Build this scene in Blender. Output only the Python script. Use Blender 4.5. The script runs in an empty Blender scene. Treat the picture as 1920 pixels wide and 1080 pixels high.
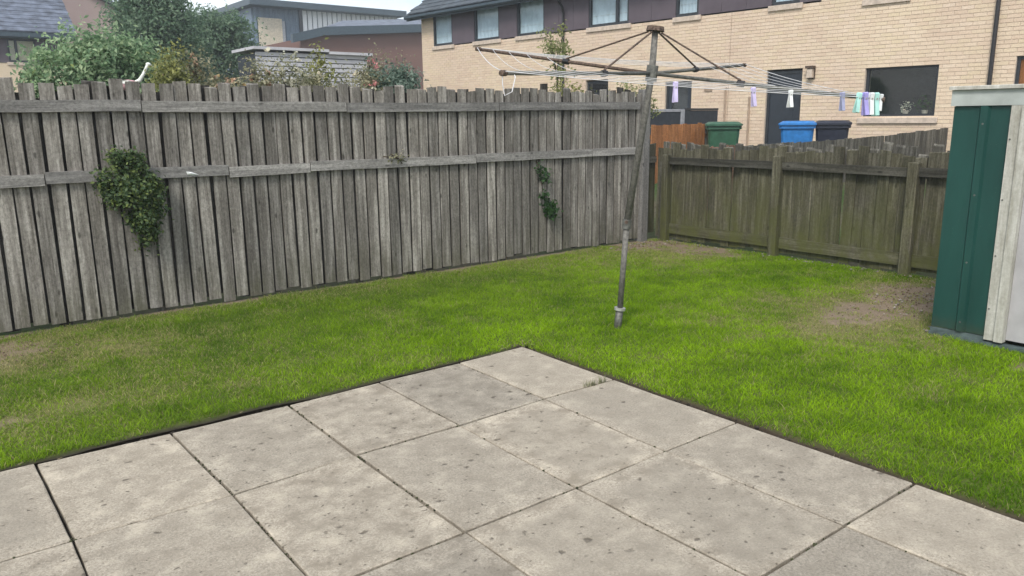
import bpy, math, random
import numpy as np
from mathutils import Vector, Matrix

random.seed(7)
rng = np.random.default_rng(11)
scene = bpy.context.scene
COL = scene.collection
PI = math.pi

# ------------------------------------------------------------------ camera
cam_d = bpy.data.cameras.new("camera")
cam = bpy.data.objects.new("camera", cam_d)
COL.objects.link(cam)
cam_d.sensor_width = 36.0
cam_d.lens = 27.375
cam_d.clip_start = 0.05
cam_d.clip_end = 3000
_r = Vector((0.786751, -0.617170, -0.011118))
_u = Vector((0.140134, 0.161040, 0.976949))
_f = Vector((0.601154, 0.770173, -0.213184))
cam.matrix_world = Matrix(((_r.x, _u.x, -_f.x, 0.0), (_r.y, _u.y, -_f.y, 0.0),
                           (_r.z, _u.z, -_f.z, 1.573), (0, 0, 0, 1)))
scene.camera = cam

# ------------------------------------------------------------------ sky and sun
SUN_EL, SUN_AZ = math.radians(47), math.radians(238)      # azimuth clockwise from +Y
world = bpy.data.worlds.new("World")
scene.world = world
world.use_nodes = True
wn, wl = world.node_tree.nodes, world.node_tree.links
wn.clear()
w_out = wn.new("ShaderNodeOutputWorld")
w_bg = wn.new("ShaderNodeBackground")
w_bg.inputs["Strength"].default_value = 0.1
sky = wn.new("ShaderNodeTexSky")
sky.sky_type = 'NISHITA'
sky.sun_disc = False
sky.sun_elevation = SUN_EL
sky.sun_rotation = SUN_AZ
sky.dust_density = 1.6
tc = wn.new("ShaderNodeTexCoord")
mp = wn.new("ShaderNodeMapping")
mp.inputs["Scale"].default_value = (1.0, 1.0, 2.6)
cn = wn.new("ShaderNodeTexNoise")
cn.inputs["Scale"].default_value = 2.6
cn.inputs["Detail"].default_value = 7
cn.inputs["Roughness"].default_value = 0.58
cr = wn.new("ShaderNodeValToRGB")
cr.color_ramp.elements[0].position = 0.36
cr.color_ramp.elements[0].color = (0.35, 0.35, 0.35, 1)
cr.color_ramp.elements[1].position = 0.60
cr.color_ramp.elements[1].color = (1, 1, 1, 1)
mx = wn.new("ShaderNodeMix")
mx.data_type = 'RGBA'
mx.inputs["B"].default_value = (6.3, 6.6, 6.9, 1)
wl.new(tc.outputs["Generated"], mp.inputs["Vector"])
wl.new(mp.outputs["Vector"], cn.inputs["Vector"])
wl.new(cn.outputs["Fac"], cr.inputs["Fac"])
wl.new(cr.outputs["Color"], mx.inputs["Factor"])
wl.new(sky.outputs["Color"], mx.inputs["A"])
wl.new(mx.outputs["Result"], w_bg.inputs["Color"])
wl.new(w_bg.outputs["Background"], w_out.inputs["Surface"])

sun_d = bpy.data.lights.new("sun", 'SUN')
sun_d.energy = 1.5
sun_d.angle = math.radians(15)
sun_d.color = (1.0, 0.95, 0.88)
sun = bpy.data.objects.new("sun", sun_d)
COL.objects.link(sun)
sun_dir = Vector((math.sin(SUN_AZ) * math.cos(SUN_EL), math.cos(SUN_AZ) * math.cos(SUN_EL), math.sin(SUN_EL)))
sun.rotation_euler = sun_dir.to_track_quat('Z', 'Y').to_euler()
sun.location = sun_dir * 40

scene.view_settings.view_transform = 'Standard'
scene.view_settings.look = 'None'
scene.view_settings.exposure = 1.0
scene.view_settings.gamma = 1.0
scene.view_settings.use_curve_mapping = False
scene.render.engine = 'CYCLES'
scene.cycles.max_bounces = 6
scene.cycles.transparent_max_bounces = 8
scene.cycles.use_denoising = True

# ------------------------------------------------------------------ node helpers
class NT:
    def __init__(s, name):
        s.m = bpy.data.materials.new(name)
        s.m.use_nodes = True
        s.n = s.m.node_tree.nodes
        s.l = s.m.node_tree.links
        s.n.clear()
        s.out = s.n.new("ShaderNodeOutputMaterial")
    def new(s, t, **kw):
        nd = s.n.new("ShaderNode" + t)
        for k, v in kw.items():
            setattr(nd, k, v)
        return nd
    def set(s, sock, v):
        if isinstance(v, bpy.types.NodeSocket):
            s.l.new(v, sock)
        else:
            if isinstance(v, (tuple, list)) and len(v) == 3 and sock.type == 'RGBA':
                v = (*v, 1)
            sock.default_value = v
    def math(s, op, a, b=None, clamp=False):
        nd = s.new("Math", operation=op, use_clamp=clamp)
        s.set(nd.inputs[0], a)
        if b is not None:
            s.set(nd.inputs[1], b)
        return nd.outputs[0]
    def vmath(s, op, a, b=None):
        nd = s.new("VectorMath", operation=op)
        s.set(nd.inputs[0], a)
        if b is not None:
            s.set(nd.inputs[1], b)
        return nd.outputs[0]
    def mix(s, fac, a, b, blend='MIX'):
        nd = s.new("Mix", data_type='RGBA', blend_type=blend)
        s.set(nd.inputs["Factor"], fac)
        s.set(nd.inputs["A"], a)
        s.set(nd.inputs["B"], b)
        return nd.outputs["Result"]
    def noise(s, vec, scale, detail=4, rough=0.55):
        nd = s.new("TexNoise")
        s.set(nd.inputs["Vector"], vec)
        nd.inputs["Scale"].default_value = scale
        nd.inputs["Detail"].default_value = detail
        nd.inputs["Roughness"].default_value = rough
        return nd.outputs["Fac"]
    def voro(s, vec, scale):
        nd = s.new("TexVoronoi")
        s.set(nd.inputs["Vector"], vec)
        nd.inputs["Scale"].default_value = scale
        return nd.outputs["Distance"]
    def ramp(s, fac, p0, p1, c0=(0, 0, 0), c1=(1, 1, 1)):
        nd = s.new("ValToRGB")
        e = nd.color_ramp.elements
        e[0].position, e[1].position = p0, p1
        e[0].color, e[1].color = (*c0, 1), (*c1, 1)
        s.set(nd.inputs["Fac"], fac)
        return nd.outputs["Color"]
    def scale(s, vec, sc):
        return s.vmath('MULTIPLY', vec, sc)
    def obj(s):
        return s.new("TexCoord").outputs["Object"]
    def pos(s):
        return s.new("NewGeometry").outputs["Position"]
    def orand(s):
        return s.new("ObjectInfo").outputs["Random"]
    def island(s):
        return s.new("NewGeometry").outputs["Random Per Island"]
    def bump(s, h, strength=0.3, dist=0.01):
        nd = s.new("Bump")
        nd.inputs["Strength"].default_value = strength
        nd.inputs["Distance"].default_value = dist
        s.set(nd.inputs["Height"], h)
        return nd.outputs["Normal"]
    def bsdf(s, color, rough=0.8, normal=None, metallic=0.0, spec=0.3):
        nd = s.new("BsdfPrincipled")
        s.set(nd.inputs["Base Color"], color)
        s.set(nd.inputs["Roughness"], rough)
        nd.inputs["Metallic"].default_value = metallic
        nd.inputs["Specular IOR Level"].default_value = spec
        if normal is not None:
            s.l.new(normal, nd.inputs["Normal"])
        return nd.outputs[0]
    def done(s, sh):
        s.l.new(sh, s.out.inputs["Surface"])
        return s.m

def mat_simple(name, col, rough=0.6, metallic=0.0, var=0.15, scale=12, spec=0.3):
    t = NT(name)
    p = t.pos()
    n = t.noise(p, scale, 5)
    dark = tuple(c * (1 - var * 1.6) for c in col)
    lite = tuple(min(1, c * (1 + var)) for c in col)
    c = t.ramp(n, 0.3, 0.7, dark, lite)
    return t.done(t.bsdf(c, rough, t.bump(n, 0.08, 0.01), metallic, spec))

def mat_wood(name, c_dark, c_mid, c_lite, algae=0.0, algae_col=(0.10, 0.115, 0.03), zfade=(0.0, 0.7)):
    t = NT(name)
    o = t.obj()
    r = t.orand()
    cmb = t.new("CombineXYZ")
    t.set(cmb.inputs[0], t.math('MULTIPLY', r, 31.0))
    t.set(cmb.inputs[1], t.math('MULTIPLY', r, 17.0))
    t.set(cmb.inputs[2], t.math('MULTIPLY', r, 53.0))
    v = t.vmath('ADD', o, cmb.outputs[0])
    grain = t.noise(t.scale(v, (95, 95, 3.2)), 1.0, 5, 0.65)
    streak = t.noise(t.scale(v, (22, 22, 1.3)), 1.0, 4, 0.6)
    blotch = t.noise(t.scale(v, (6, 6, 2.6)), 1.0, 4, 0.6)
    knot = t.voro(t.scale(v, (9, 9, 3.6)), 1.0)
    c = t.ramp(grain, 0.34, 0.68, c_dark, c_mid)
    c = t.mix(t.ramp(streak, 0.46, 0.66), c, c_lite)
    c = t.mix(t.math('MULTIPLY', t.ramp(blotch, 0.5, 0.72), 0.55), c, c_dark)
    c = t.mix(t.math('MULTIPLY', t.ramp(knot, 0.06, 0.12, (1, 1, 1), (0, 0, 0)), 0.75), c, tuple(x * 0.35 for x in c_dark))
    speck = t.noise(t.scale(v, (1, 1, 0.6)), 60, 4, 0.78)
    c = t.mix(1.0, c, t.ramp(speck, 0.3, 0.7, (0.60, 0.60, 0.60), (1.36, 1.36, 1.36)), 'MULTIPLY')
    lich = t.noise(v, 11, 5, 0.7)
    c = t.mix(t.math('MULTIPLY', t.ramp(lich, 0.60, 0.70), 0.35), c, c_lite)
    # each board weathers to its own tone
    tone = t.ramp(r, 0.0, 1.0, (0.74, 0.735, 0.73), (1.22, 1.20, 1.17))
    c = t.mix(1.0, c, tone, 'MULTIPLY')
    if algae > 0:
        sep = t.new("SeparateXYZ")
        t.set(sep.inputs[0], t.pos())
        zz = t.new("MapRange")
        t.set(zz.inputs[0], sep.outputs[2])
        zz.inputs[1].default_value, zz.inputs[2].default_value = zfade
        zz.inputs[3].default_value, zz.inputs[4].default_value = 1.0, 0.12
        an = t.noise(t.scale(t.pos(), (5, 5, 3)), 1.0, 5, 0.65)
        f = t.math('MULTIPLY', t.ramp(an, 0.32, 0.62), t.math('MULTIPLY', zz.outputs[0], algae), True)
        c = t.mix(f, c, algae_col)
    h = t.math('ADD', grain, t.math('MULTIPLY', streak, 0.5))
    return t.done(t.bsdf(c, 0.88, t.bump(h, 0.5, 0.004), spec=0.2))

def mat_leaf(name, cols, trans=0.35, rough=0.55):
    t = NT(name)
    r = t.island()
    nd = t.new("ValToRGB")
    e = nd.color_ramp.elements
    e[0].position, e[0].color = 0.0, (*cols[0], 1)
    e[1].position, e[1].color = 1.0, (*cols[-1], 1)
    for i, c in enumerate(cols[1:-1]):
        k = e.new((i + 1) / (len(cols) - 1))
        k.color = (*c, 1)
    t.set(nd.inputs["Fac"], r)
    col = nd.outputs["Color"]
    n = t.noise(t.pos(), 3.0, 3)
    col = t.mix(1.0, col, t.ramp(n, 0.3, 0.7, (0.7, 0.75, 0.7), (1.25, 1.2, 1.1)), 'MULTIPLY')
    a = t.bsdf(col, rough, spec=0.35)
    tr = t.new("BsdfTranslucent")
    t.set(tr.inputs["Color"], col)
    ms = t.new("MixShader")
    ms.inputs[0].default_value = trans + 0.1
    t.l.new(a, ms.inputs[1])
    t.l.new(tr.outputs[0], ms.inputs[2])
    return t.done(ms.outputs[0])

M = {}
M['fence'] = mat_wood("weathered_grey_wood", (0.108, 0.099, 0.088), (0.226, 0.212, 0.194), (0.355, 0.338, 0.312), 0.6, (0.09, 0.09, 0.05), (0.0, 0.45))
M['rail'] = mat_wood("weathered_grey_rail_wood", (0.15, 0.146, 0.14), (0.235, 0.229, 0.22), (0.31, 0.302, 0.29))
M['backboard'] = mat_wood("gap_shade_back_wood", (0.022, 0.02, 0.018), (0.05, 0.046, 0.042), (0.085, 0.08, 0.073))  # near-black colour paints in the shade seen through the gaps between front boards
M['mossy'] = mat_wood("mossy_green_wood", (0.045, 0.042, 0.029), (0.094, 0.088, 0.063), (0.15, 0.142, 0.108), 0.95, (0.085, 0.092, 0.026), (0.0, 1.0))
M['dimfence'] = mat_wood("dim_grey_green_wood", (0.05, 0.048, 0.04), (0.11, 0.106, 0.09), (0.18, 0.175, 0.155))
M['darkrail'] = mat_wood("dark_mossy_rail_wood", (0.03, 0.029, 0.024), (0.06, 0.057, 0.047), (0.10, 0.097, 0.083), 0.4, (0.055, 0.06, 0.03), (0.0, 1.2))
M['orangewood'] = mat_wood("orange_stained_wood", (0.20, 0.085, 0.034), (0.34, 0.15, 0.06), (0.42, 0.20, 0.085))
M['redwood'] = mat_wood("faded_red_brown_wood", (0.09, 0.05, 0.035), (0.16, 0.09, 0.065), (0.22, 0.14, 0.11), 0.4, (0.07, 0.07, 0.04), (0.0, 1.5))
M['palewood'] = mat_wood("pale_painted_wood", (0.50, 0.50, 0.52), (0.62, 0.62, 0.66), (0.72, 0.72, 0.75))
M['paleboard'] = mat_simple("pale_painted_board", (0.50, 0.50, 0.53), 0.7, var=0.10, scale=3)
M['bark'] = mat_wood("grey_brown_bark", (0.03, 0.024, 0.018), (0.07, 0.055, 0.04), (0.12, 0.10, 0.075))
M['frame'] = mat_simple("dark_window_frame", (0.022, 0.026, 0.032), 0.4, spec=0.5)
M['gutter'] = mat_simple("dark_teal_gutter", (0.045, 0.07, 0.09), 0.45, spec=0.5)
M['pipe'] = mat_simple("black_pipe_plastic", (0.018, 0.016, 0.018), 0.4, spec=0.5)
M['greypipe'] = mat_simple("beige_pipe_plastic", (0.36, 0.27, 0.20), 0.5)
M['cladding'] = mat_simple("maroon_cladding", (0.105, 0.085, 0.10), 0.55, var=0.10, scale=2.5)
M['sill'] = mat_simple("pale_stone_sill", (0.55, 0.46, 0.38), 0.8)
M['mortar'] = mat_simple("buff_mortar", (0.60, 0.51, 0.42), 0.9, scale=30)
M['slate'] = mat_simple("grey_slate", (0.12, 0.14, 0.185), 0.6, var=0.35, scale=3)
M['darkslate'] = mat_simple("dark_slate", (0.055, 0.07, 0.085), 0.6, var=0.3, scale=3)
M['blind'] = mat_simple("pale_net_curtain", (0.74, 0.80, 0.90), 0.9, var=0.08, scale=3)
M['room'] = mat_simple("dim_room_wall", (0.055, 0.055, 0.06), 0.9)
M['steel'] = mat_simple("dull_galvanised_steel", (0.15, 0.15, 0.135), 0.5, 0.35, 0.3, 40)
M['polesteel'] = mat_simple("chalky_grey_pole_steel", (0.165, 0.158, 0.142), 0.65, 0.1, 0.28, 45)
M['rust'] = mat_simple("rusty_brown_steel", (0.125, 0.088, 0.068), 0.75, 0.2, 0.45, 60)
M['alu'] = mat_simple("pale_alloy", (0.42, 0.42, 0.39), 0.45, 0.4, 0.2, 40)
M['cord'] = mat_simple("white_plastic_cord", (0.66, 0.66, 0.68), 0.5)
M['blackplastic'] = mat_simple("black_plastic", (0.02, 0.02, 0.022), 0.5)
M['lilac'] = mat_simple("lilac_plastic", (0.58, 0.52, 0.76), 0.45)
M['violet'] = mat_simple("violet_plastic", (0.38, 0.34, 0.70), 0.45)
M['teal'] = mat_simple("pale_teal_plastic", (0.42, 0.72, 0.66), 0.45)
M['whiteplastic'] = mat_simple("white_plastic", (0.78, 0.80, 0.80), 0.45)
M['greyblueplastic'] = mat_simple("grey_blue_plastic", (0.36, 0.38, 0.55), 0.45)
M['greenbin'] = mat_simple("dark_green_bin_plastic", (0.03, 0.095, 0.055), 0.45, spec=0.4)
M['bluebin'] = mat_simple("blue_bin_plastic", (0.025, 0.17, 0.46), 0.42, spec=0.4)
M['blackbin'] = mat_simple("navy_black_bin_plastic", (0.02, 0.024, 0.04), 0.45, spec=0.4)
def mat_trim():
    t = NT("chalky_dirty_white_trim")
    p = t.pos()
    n = t.noise(t.scale(p, (14, 14, 2.2)), 1.0, 6, 0.7); f = t.noise(p, 40, 4, 0.7)
    c = t.ramp(n, 0.32, 0.66, (0.30, 0.285, 0.24), (0.58, 0.57, 0.53))
    c = t.mix(1.0, c, t.ramp(f, 0.3, 0.7, (0.82, 0.82, 0.8), (1.08, 1.08, 1.08)), 'MULTIPLY')
    return t.done(t.bsdf(c, 0.7, t.bump(f, 0.15, 0.005), spec=0.3))
M['shedtrim'] = mat_trim()
M['shedfascia'] = mat_simple("pale_grey_fascia", (0.40, 0.43, 0.41), 0.6, var=0.12, scale=7)
M['sheddoor'] = mat_simple("pale_grey_door_panel", (0.42, 0.41, 0.42), 0.6, var=0.10, scale=5)
M['shedbase'] = mat_simple("blue_grey_base_rail", (0.085, 0.115, 0.115), 0.6, var=0.3, scale=14)
M['charcoal'] = mat_simple("charcoal_composite", (0.035, 0.042, 0.052), 0.6)
M['greypost'] = mat_simple("pale_grey_post", (0.30, 0.31, 0.34), 0.6)
M['darkdoor'] = mat_simple("dark_navy_door", (0.02, 0.026, 0.036), 0.4, spec=0.5)
M['brownwood'] = mat_wood("brown_door_wood", (0.16, 0.07, 0.025), (0.27, 0.12, 0.045), (0.33, 0.16, 0.06))
M['corrwhite'] = mat_simple("white_corrugated_steel", (0.78, 0.80, 0.83), 0.5, var=0.06)
M['corrblue'] = mat_simple("blue_grey_corrugated_steel", (0.13, 0.18, 0.24), 0.5)
M['cream'] = mat_simple("cream_render", (0.56, 0.49, 0.38), 0.85)
M['pinkpetal'] = mat_leaf("pink_petals", [(0.62, 0.22, 0.25), (0.70, 0.36, 0.36)], 0.2)
M['orangepetal'] = mat_leaf("orange_pink_petals", [(0.44, 0.24, 0.17), (0.52, 0.36, 0.29), (0.45, 0.32, 0.15)], 0.2)
M['creampetal'] = mat_leaf("cream_petals", [(0.62, 0.58, 0.48), (0.72, 0.70, 0.62)], 0.2)
M['birdwhite'] = mat_simple("white_ornament_paint", (0.72, 0.74, 0.68), 0.5)
M['birdpink'] = mat_simple("faded_pink_ornament_paint", (0.52, 0.30, 0.32), 0.5)
M['soil'] = mat_simple("dark_soil", (0.035, 0.028, 0.021), 0.95, var=0.5, scale=40)
M['pebble'] = mat_simple("grey_pebbles", (0.30, 0.27, 0.23), 0.9, var=0.4, scale=25)
M['leaf_light'] = mat_leaf("sage_green_leaves", [(0.126, 0.222, 0.126), (0.242, 0.368, 0.211), (0.443, 0.550, 0.359)])
M['leaf_dark'] = mat_leaf("blue_green_leaves", [(0.08, 0.15, 0.095), (0.14, 0.225, 0.145), (0.23, 0.32, 0.22)], 0.4)
M['leaf_yellow'] = mat_leaf("yellow_green_leaves", [(0.124, 0.138, 0.055), (0.235, 0.248, 0.083), (0.359, 0.373, 0.138)])
M['leaf_olive'] = mat_leaf("olive_brown_leaves", [(0.147, 0.157, 0.091), (0.282, 0.282, 0.183), (0.477, 0.447, 0.330)])
M['leaf_blue'] = mat_leaf("silvery_green_leaves", [(0.072, 0.120, 0.096), (0.156, 0.228, 0.186), (0.324, 0.408, 0.360)])
M['leaf_ivy'] = mat_leaf("dark_ivy_leaves", [(0.027, 0.056, 0.022), (0.056, 0.100, 0.040), (0.088, 0.138, 0.050), (0.188, 0.237, 0.069)], 0.2)
M['leaf_fresh'] = mat_leaf("fresh_green_leaves", [(0.025, 0.07, 0.018), (0.045, 0.11, 0.03)], 0.25)
M['leaf_sapling'] = mat_leaf("pale_green_leaves", [(0.14, 0.17, 0.06), (0.24, 0.27, 0.11), (0.34, 0.36, 0.18)])

def mat_green_shed():
    t = NT("green_painted_steel")
    p = t.pos()
    n = t.noise(t.scale(p, (2, 5, 1.1)), 1.0, 5, 0.6)
    c = t.ramp(n, 0.3, 0.72, (0.007, 0.044, 0.037), (0.014, 0.070, 0.059))
    sep = t.new("SeparateXYZ"); t.set(sep.inputs[0], p)
    sn = t.noise(p, 22, 5, 0.7)
    lo = t.math('ADD', sep.outputs[2], t.math('MULTIPLY', sn, 0.16))
    c = t.mix(t.math('MULTIPLY', t.ramp(lo, 0.1, 0.22, (1, 1, 1), (0, 0, 0)), 0.6), c, (0.05, 0.05, 0.03))
    sp = t.voro(p, 34)
    c = t.mix(t.math('MULTIPLY', t.ramp(sp, 0.05, 0.1, (1, 1, 1), (0, 0, 0)), 0.22), c, (0.16, 0.2, 0.17))
    return t.done(t.bsdf(c, 0.42, t.bump(n, 0.2, 0.02), spec=0.35))
M['greenshed'] = mat_green_shed()

def mat_brick(name, cols):
    t = NT(name)
    r = t.math('FRACT', t.math('ADD', t.island(), t.math('MULTIPLY', t.orand(), 3.7)))
    nd = t.new("ValToRGB")
    e = nd.color_ramp.elements
    e[0].position, e[0].color = 0.0, (*cols[0], 1)
    e[1].position, e[1].color = 1.0, (*cols[-1], 1)
    for i, c in enumerate(cols[1:-1]):
        e.new((i + 1) / (len(cols) - 1)).color = (*c, 1)
    t.set(nd.inputs["Fac"], r)
    n = t.noise(t.pos(), 38, 4, 0.6)
    big = t.noise(t.pos(), 0.45, 3)
    c = t.mix(1.0, nd.outputs["Color"], t.ramp(n, 0.3, 0.7, (0.86, 0.86, 0.86), (1.08, 1.08, 1.08)), 'MULTIPLY')
    c = t.mix(1.0, c, t.ramp(big, 0.35, 0.65, (0.95, 0.92, 0.92), (1.04, 1.04, 1.0)), 'MULTIPLY')
    return t.done(t.bsdf(c, 0.85, t.bump(n, 0.3, 0.004), spec=0.2))
M['brick'] = mat_brick("buff_brick", [(0.63, 0.50, 0.385), (0.665, 0.535, 0.415), (0.69, 0.565, 0.44), (0.655, 0.54, 0.395), (0.70, 0.575, 0.46)])
M['redbrick'] = mat_brick("red_brown_brick", [(0.17, 0.10, 0.085), (0.22, 0.13, 0.11), (0.26, 0.16, 0.14)])
M['pinkbrick'] = mat_brick("pinkish_grey_brick", [(0.27, 0.20, 0.18), (0.33, 0.25, 0.23), (0.38, 0.3, 0.28)])

def mat_glass():
    t = NT("window_glass")
    fr = t.new("Fresnel"); fr.inputs["IOR"].default_value = 1.55
    tr = t.new("BsdfTransparent"); tr.inputs[0].default_value = (0.88, 0.92, 0.92, 1)
    gl = t.new("BsdfGlossy"); gl.inputs["Roughness"].default_value = 0.02
    ms = t.new("MixShader")
    bk = t.math('SUBTRACT', 1.0, t.new('NewGeometry').outputs['Backfacing'])
    t.set(ms.inputs[0], t.math('MULTIPLY', t.math('MULTIPLY', fr.outputs[0], 1.3, True), bk))
    t.l.new(tr.outputs[0], ms.inputs[1]); t.l.new(gl.outputs[0], ms.inputs[2])
    return t.done(ms.outputs[0])
M['glass'] = mat_glass()

def mat_slab():
    t = NT("paving_concrete")
    o = t.obj(); r = t.orand()
    r2 = t.math('FRACT', t.math('MULTIPLY', r, 7.31)); r3 = t.math('FRACT', t.math('MULTIPLY', r, 13.7))
    cmb = t.new("CombineXYZ")
    t.set(cmb.inputs[0], t.math('MULTIPLY', r, 41.0)); t.set(cmb.inputs[1], t.math('MULTIPLY', r, 23.0))
    v = t.vmath('ADD', o, cmb.outputs[0])
    fine = t.noise(v, 95, 5, 0.8)
    grit = t.voro(v, 75)
    mid = t.noise(v, 24, 6, 0.72)
    big = t.noise(v, 3.1, 5, 0.6)
    blot = t.noise(t.vmath('ADD', v, (5.3, 2.1, 0)), 7.5, 6, 0.65)
    c = t.ramp(fine, 0.28, 0.74, (0.13, 0.113, 0.088), (0.60, 0.54, 0.455))
    c = t.mix(t.math('MULTIPLY', t.ramp(mid, 0.40, 0.62), 0.30), c, (0.46, 0.405, 0.33))
    c = t.mix(t.math('MULTIPLY', t.ramp(grit, 0.08, 0.24, (1, 1, 1), (0, 0, 0)), 0.40), c, (0.64, 0.59, 0.51))
    c = t.mix(t.math('MULTIPLY', t.ramp(blot, 0.47, 0.62), t.math('ADD', 0.30, t.math('MULTIPLY', r2, 0.55))), c, (0.235, 0.205, 0.165))
    c = t.mix(t.math('MULTIPLY', t.ramp(blot, 0.30, 0.46, (1, 1, 1), (0, 0, 0)), 0.60), c, (0.60, 0.54, 0.44))
    # the middle of each slab is worn darker than its margin, more on some slabs
    sep = t.new("SeparateXYZ"); t.set(sep.inputs[0], o)
    ex = t.math('SUBTRACT', 0.30, t.math('ABSOLUTE', sep.outputs[0]))
    ey = t.math('SUBTRACT', 0.455, t.math('ABSOLUTE', t.math('ADD', sep.outputs[1], t.math('MULTIPLY', t.math('SUBTRACT', r2, 0.5), 0.09))))
    ed = t.math('MINIMUM', ex, ey)
    ed = t.math('ADD', ed, t.math('MULTIPLY', t.math('SUBTRACT', big, 0.5), 0.26))
    ed = t.math('ADD', ed, t.math('MULTIPLY', t.math('SUBTRACT', mid, 0.5), 0.07))
    core = t.ramp(ed, 0.05, 0.11)
    c = t.mix(t.math('MULTIPLY', core, t.math('ADD', 0.15, t.math('MULTIPLY', r3, 0.45))), c, (0.27, 0.243, 0.203))
    # dark pits and lichen spots, many on some slabs and few on others
    wn_ = t.new("TexNoise"); t.set(wn_.inputs["Vector"], v); wn_.inputs["Scale"].default_value = 26; wn_.inputs["Detail"].default_value = 4
    warp = t.vmath('SCALE', t.vmath('SUBTRACT', wn_.outputs["Color"], (0.5, 0.5, 0.5)))
    warp.node.inputs["Scale"].default_value = 0.055
    pits = None
    for sc, hi in ((15.0, 0.32), (29.0, 0.30)):
        sp = t.new("TexVoronoi"); sp.inputs["Scale"].default_value = sc
        t.set(sp.inputs["Vector"], t.vmath('ADD', t.vmath('ADD', t.scale(v, (1.0, 1.35, 1.0)), warp), (sc, sc * .3, 0)))
        sc_ = t.new("SeparateColor"); t.set(sc_.inputs[0], sp.outputs["Color"])
        amt = t.math('MULTIPLY', t.math('MULTIPLY', t.ramp(blot, 0.3, 0.7), 0.9), t.math('ADD', 0.2, t.math('MULTIPLY', r2, 0.9)))
        keep = t.math('GREATER_THAN', sc_.outputs[0], t.math('SUBTRACT', 1.0, amt))
        size = t.math('MULTIPLY', sc_.outputs[1], hi)
        spot = t.math('MULTIPLY', t.math('MULTIPLY', t.math('SUBTRACT', size, sp.outputs["Distance"]), 6.0, True), keep)
        pits = spot if pits is None else t.math('MAXIMUM', pits, spot)
    c = t.mix(t.math('MULTIPLY', pits, 0.74), c, (0.085, 0.072, 0.056))
    dk = t.noise(t.vmath('ADD', v, (1.7, 8.2, 0)), 30, 3, 0.6)
    c = t.mix(t.math('MULTIPLY', t.math('MULTIPLY', t.ramp(dk, 0.60, 0.70), t.ramp(blot, 0.40, 0.6)), 0.5), c, (0.14, 0.12, 0.095))
    tone = t.ramp(r, 0.0, 1.0, (0.82, 0.82, 0.81), (1.08, 1.065, 1.03))
    c = t.mix(1.0, c, tone, 'MULTIPLY')
    h = t.math('ADD', t.math('MULTIPLY', fine, 0.7), t.math('SUBTRACT', mid, t.math('MULTIPLY', pits, 0.9)))
    return t.done(t.bsdf(c, 0.9, t.bump(h, 0.8, 0.008), spec=0.2))
M['slab'] = mat_slab()

def mat_attr_ground(name, two_sided=False):
    """colour read from a painted colour attribute (grass kind, straw, bare soil) with fine noise"""
    t = NT(name)
    a = t.new("Attribute"); a.attribute_name = "tint"
    n = t.noise(t.pos(), 60, 5, 0.7)
    c = t.mix(1.0, a.outputs["Color"], t.ramp(n, 0.28, 0.72, (0.62, 0.62, 0.62), (1.3, 1.3, 1.3)), 'MULTIPLY') if not two_sided else a.outputs["Color"]
    b = t.bsdf(c, 0.9 if not two_sided else 0.7, t.bump(n, 0.6, 0.01) if not two_sided else None, spec=0.2 if not two_sided else 0.06)
    if two_sided:
        tr = t.new("BsdfTranslucent"); t.set(tr.inputs["Color"], c)
        ms = t.new("MixShader"); ms.inputs[0].default_value = 0.45
        t.l.new(b, ms.inputs[1]); t.l.new(tr.outputs[0], ms.inputs[2])
        b = ms.outputs[0]
    return t.done(b)
M['lawnsoil'] = mat_attr_ground("lawn_soil")
M['grass'] = mat_attr_ground("grass_blades", True)

def mat_ground():
    t = NT("rough_ground")
    n = t.noise(t.pos(), 0.6, 6, 0.6); f = t.noise(t.pos(), 14, 5, 0.7)
    c = t.mix(t.ramp(n, 0.4, 0.6), (0.045, 0.075, 0.022), (0.095, 0.085, 0.055))
    c = t.mix(1.0, c, t.ramp(f, 0.3, 0.7, (0.6, 0.6, 0.6), (1.25, 1.25, 1.25)), 'MULTIPLY')
    return t.done(t.bsdf(c, 0.95, t.bump(f, 0.5, 0.02), spec=0.1))
M['ground'] = mat_ground()

# ------------------------------------------------------------------ object helpers
W = {}                                       # world origin of every object made here

def link(o, parent, origin):
    COL.objects.link(o)
    if parent is not None:
        o.parent = parent
        o.location = Vector(origin) - W[parent.name]
    else:
        o.location = origin
    W[o.name] = Vector(origin)
    return o

def tag(o, label=None, cat=None, group=None, kind=None):
    if label: o['label'] = label
    if cat: o['category'] = cat
    if group: o['group'] = group
    if kind: o['kind'] = kind
    return o

def thing(name, label, cat, loc, group=None):
    o = bpy.data.objects.new(name, None)
    o.empty_display_size = 0.2
    link(o, None, Vector(loc))
    return tag(o, label, cat, group)

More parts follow.
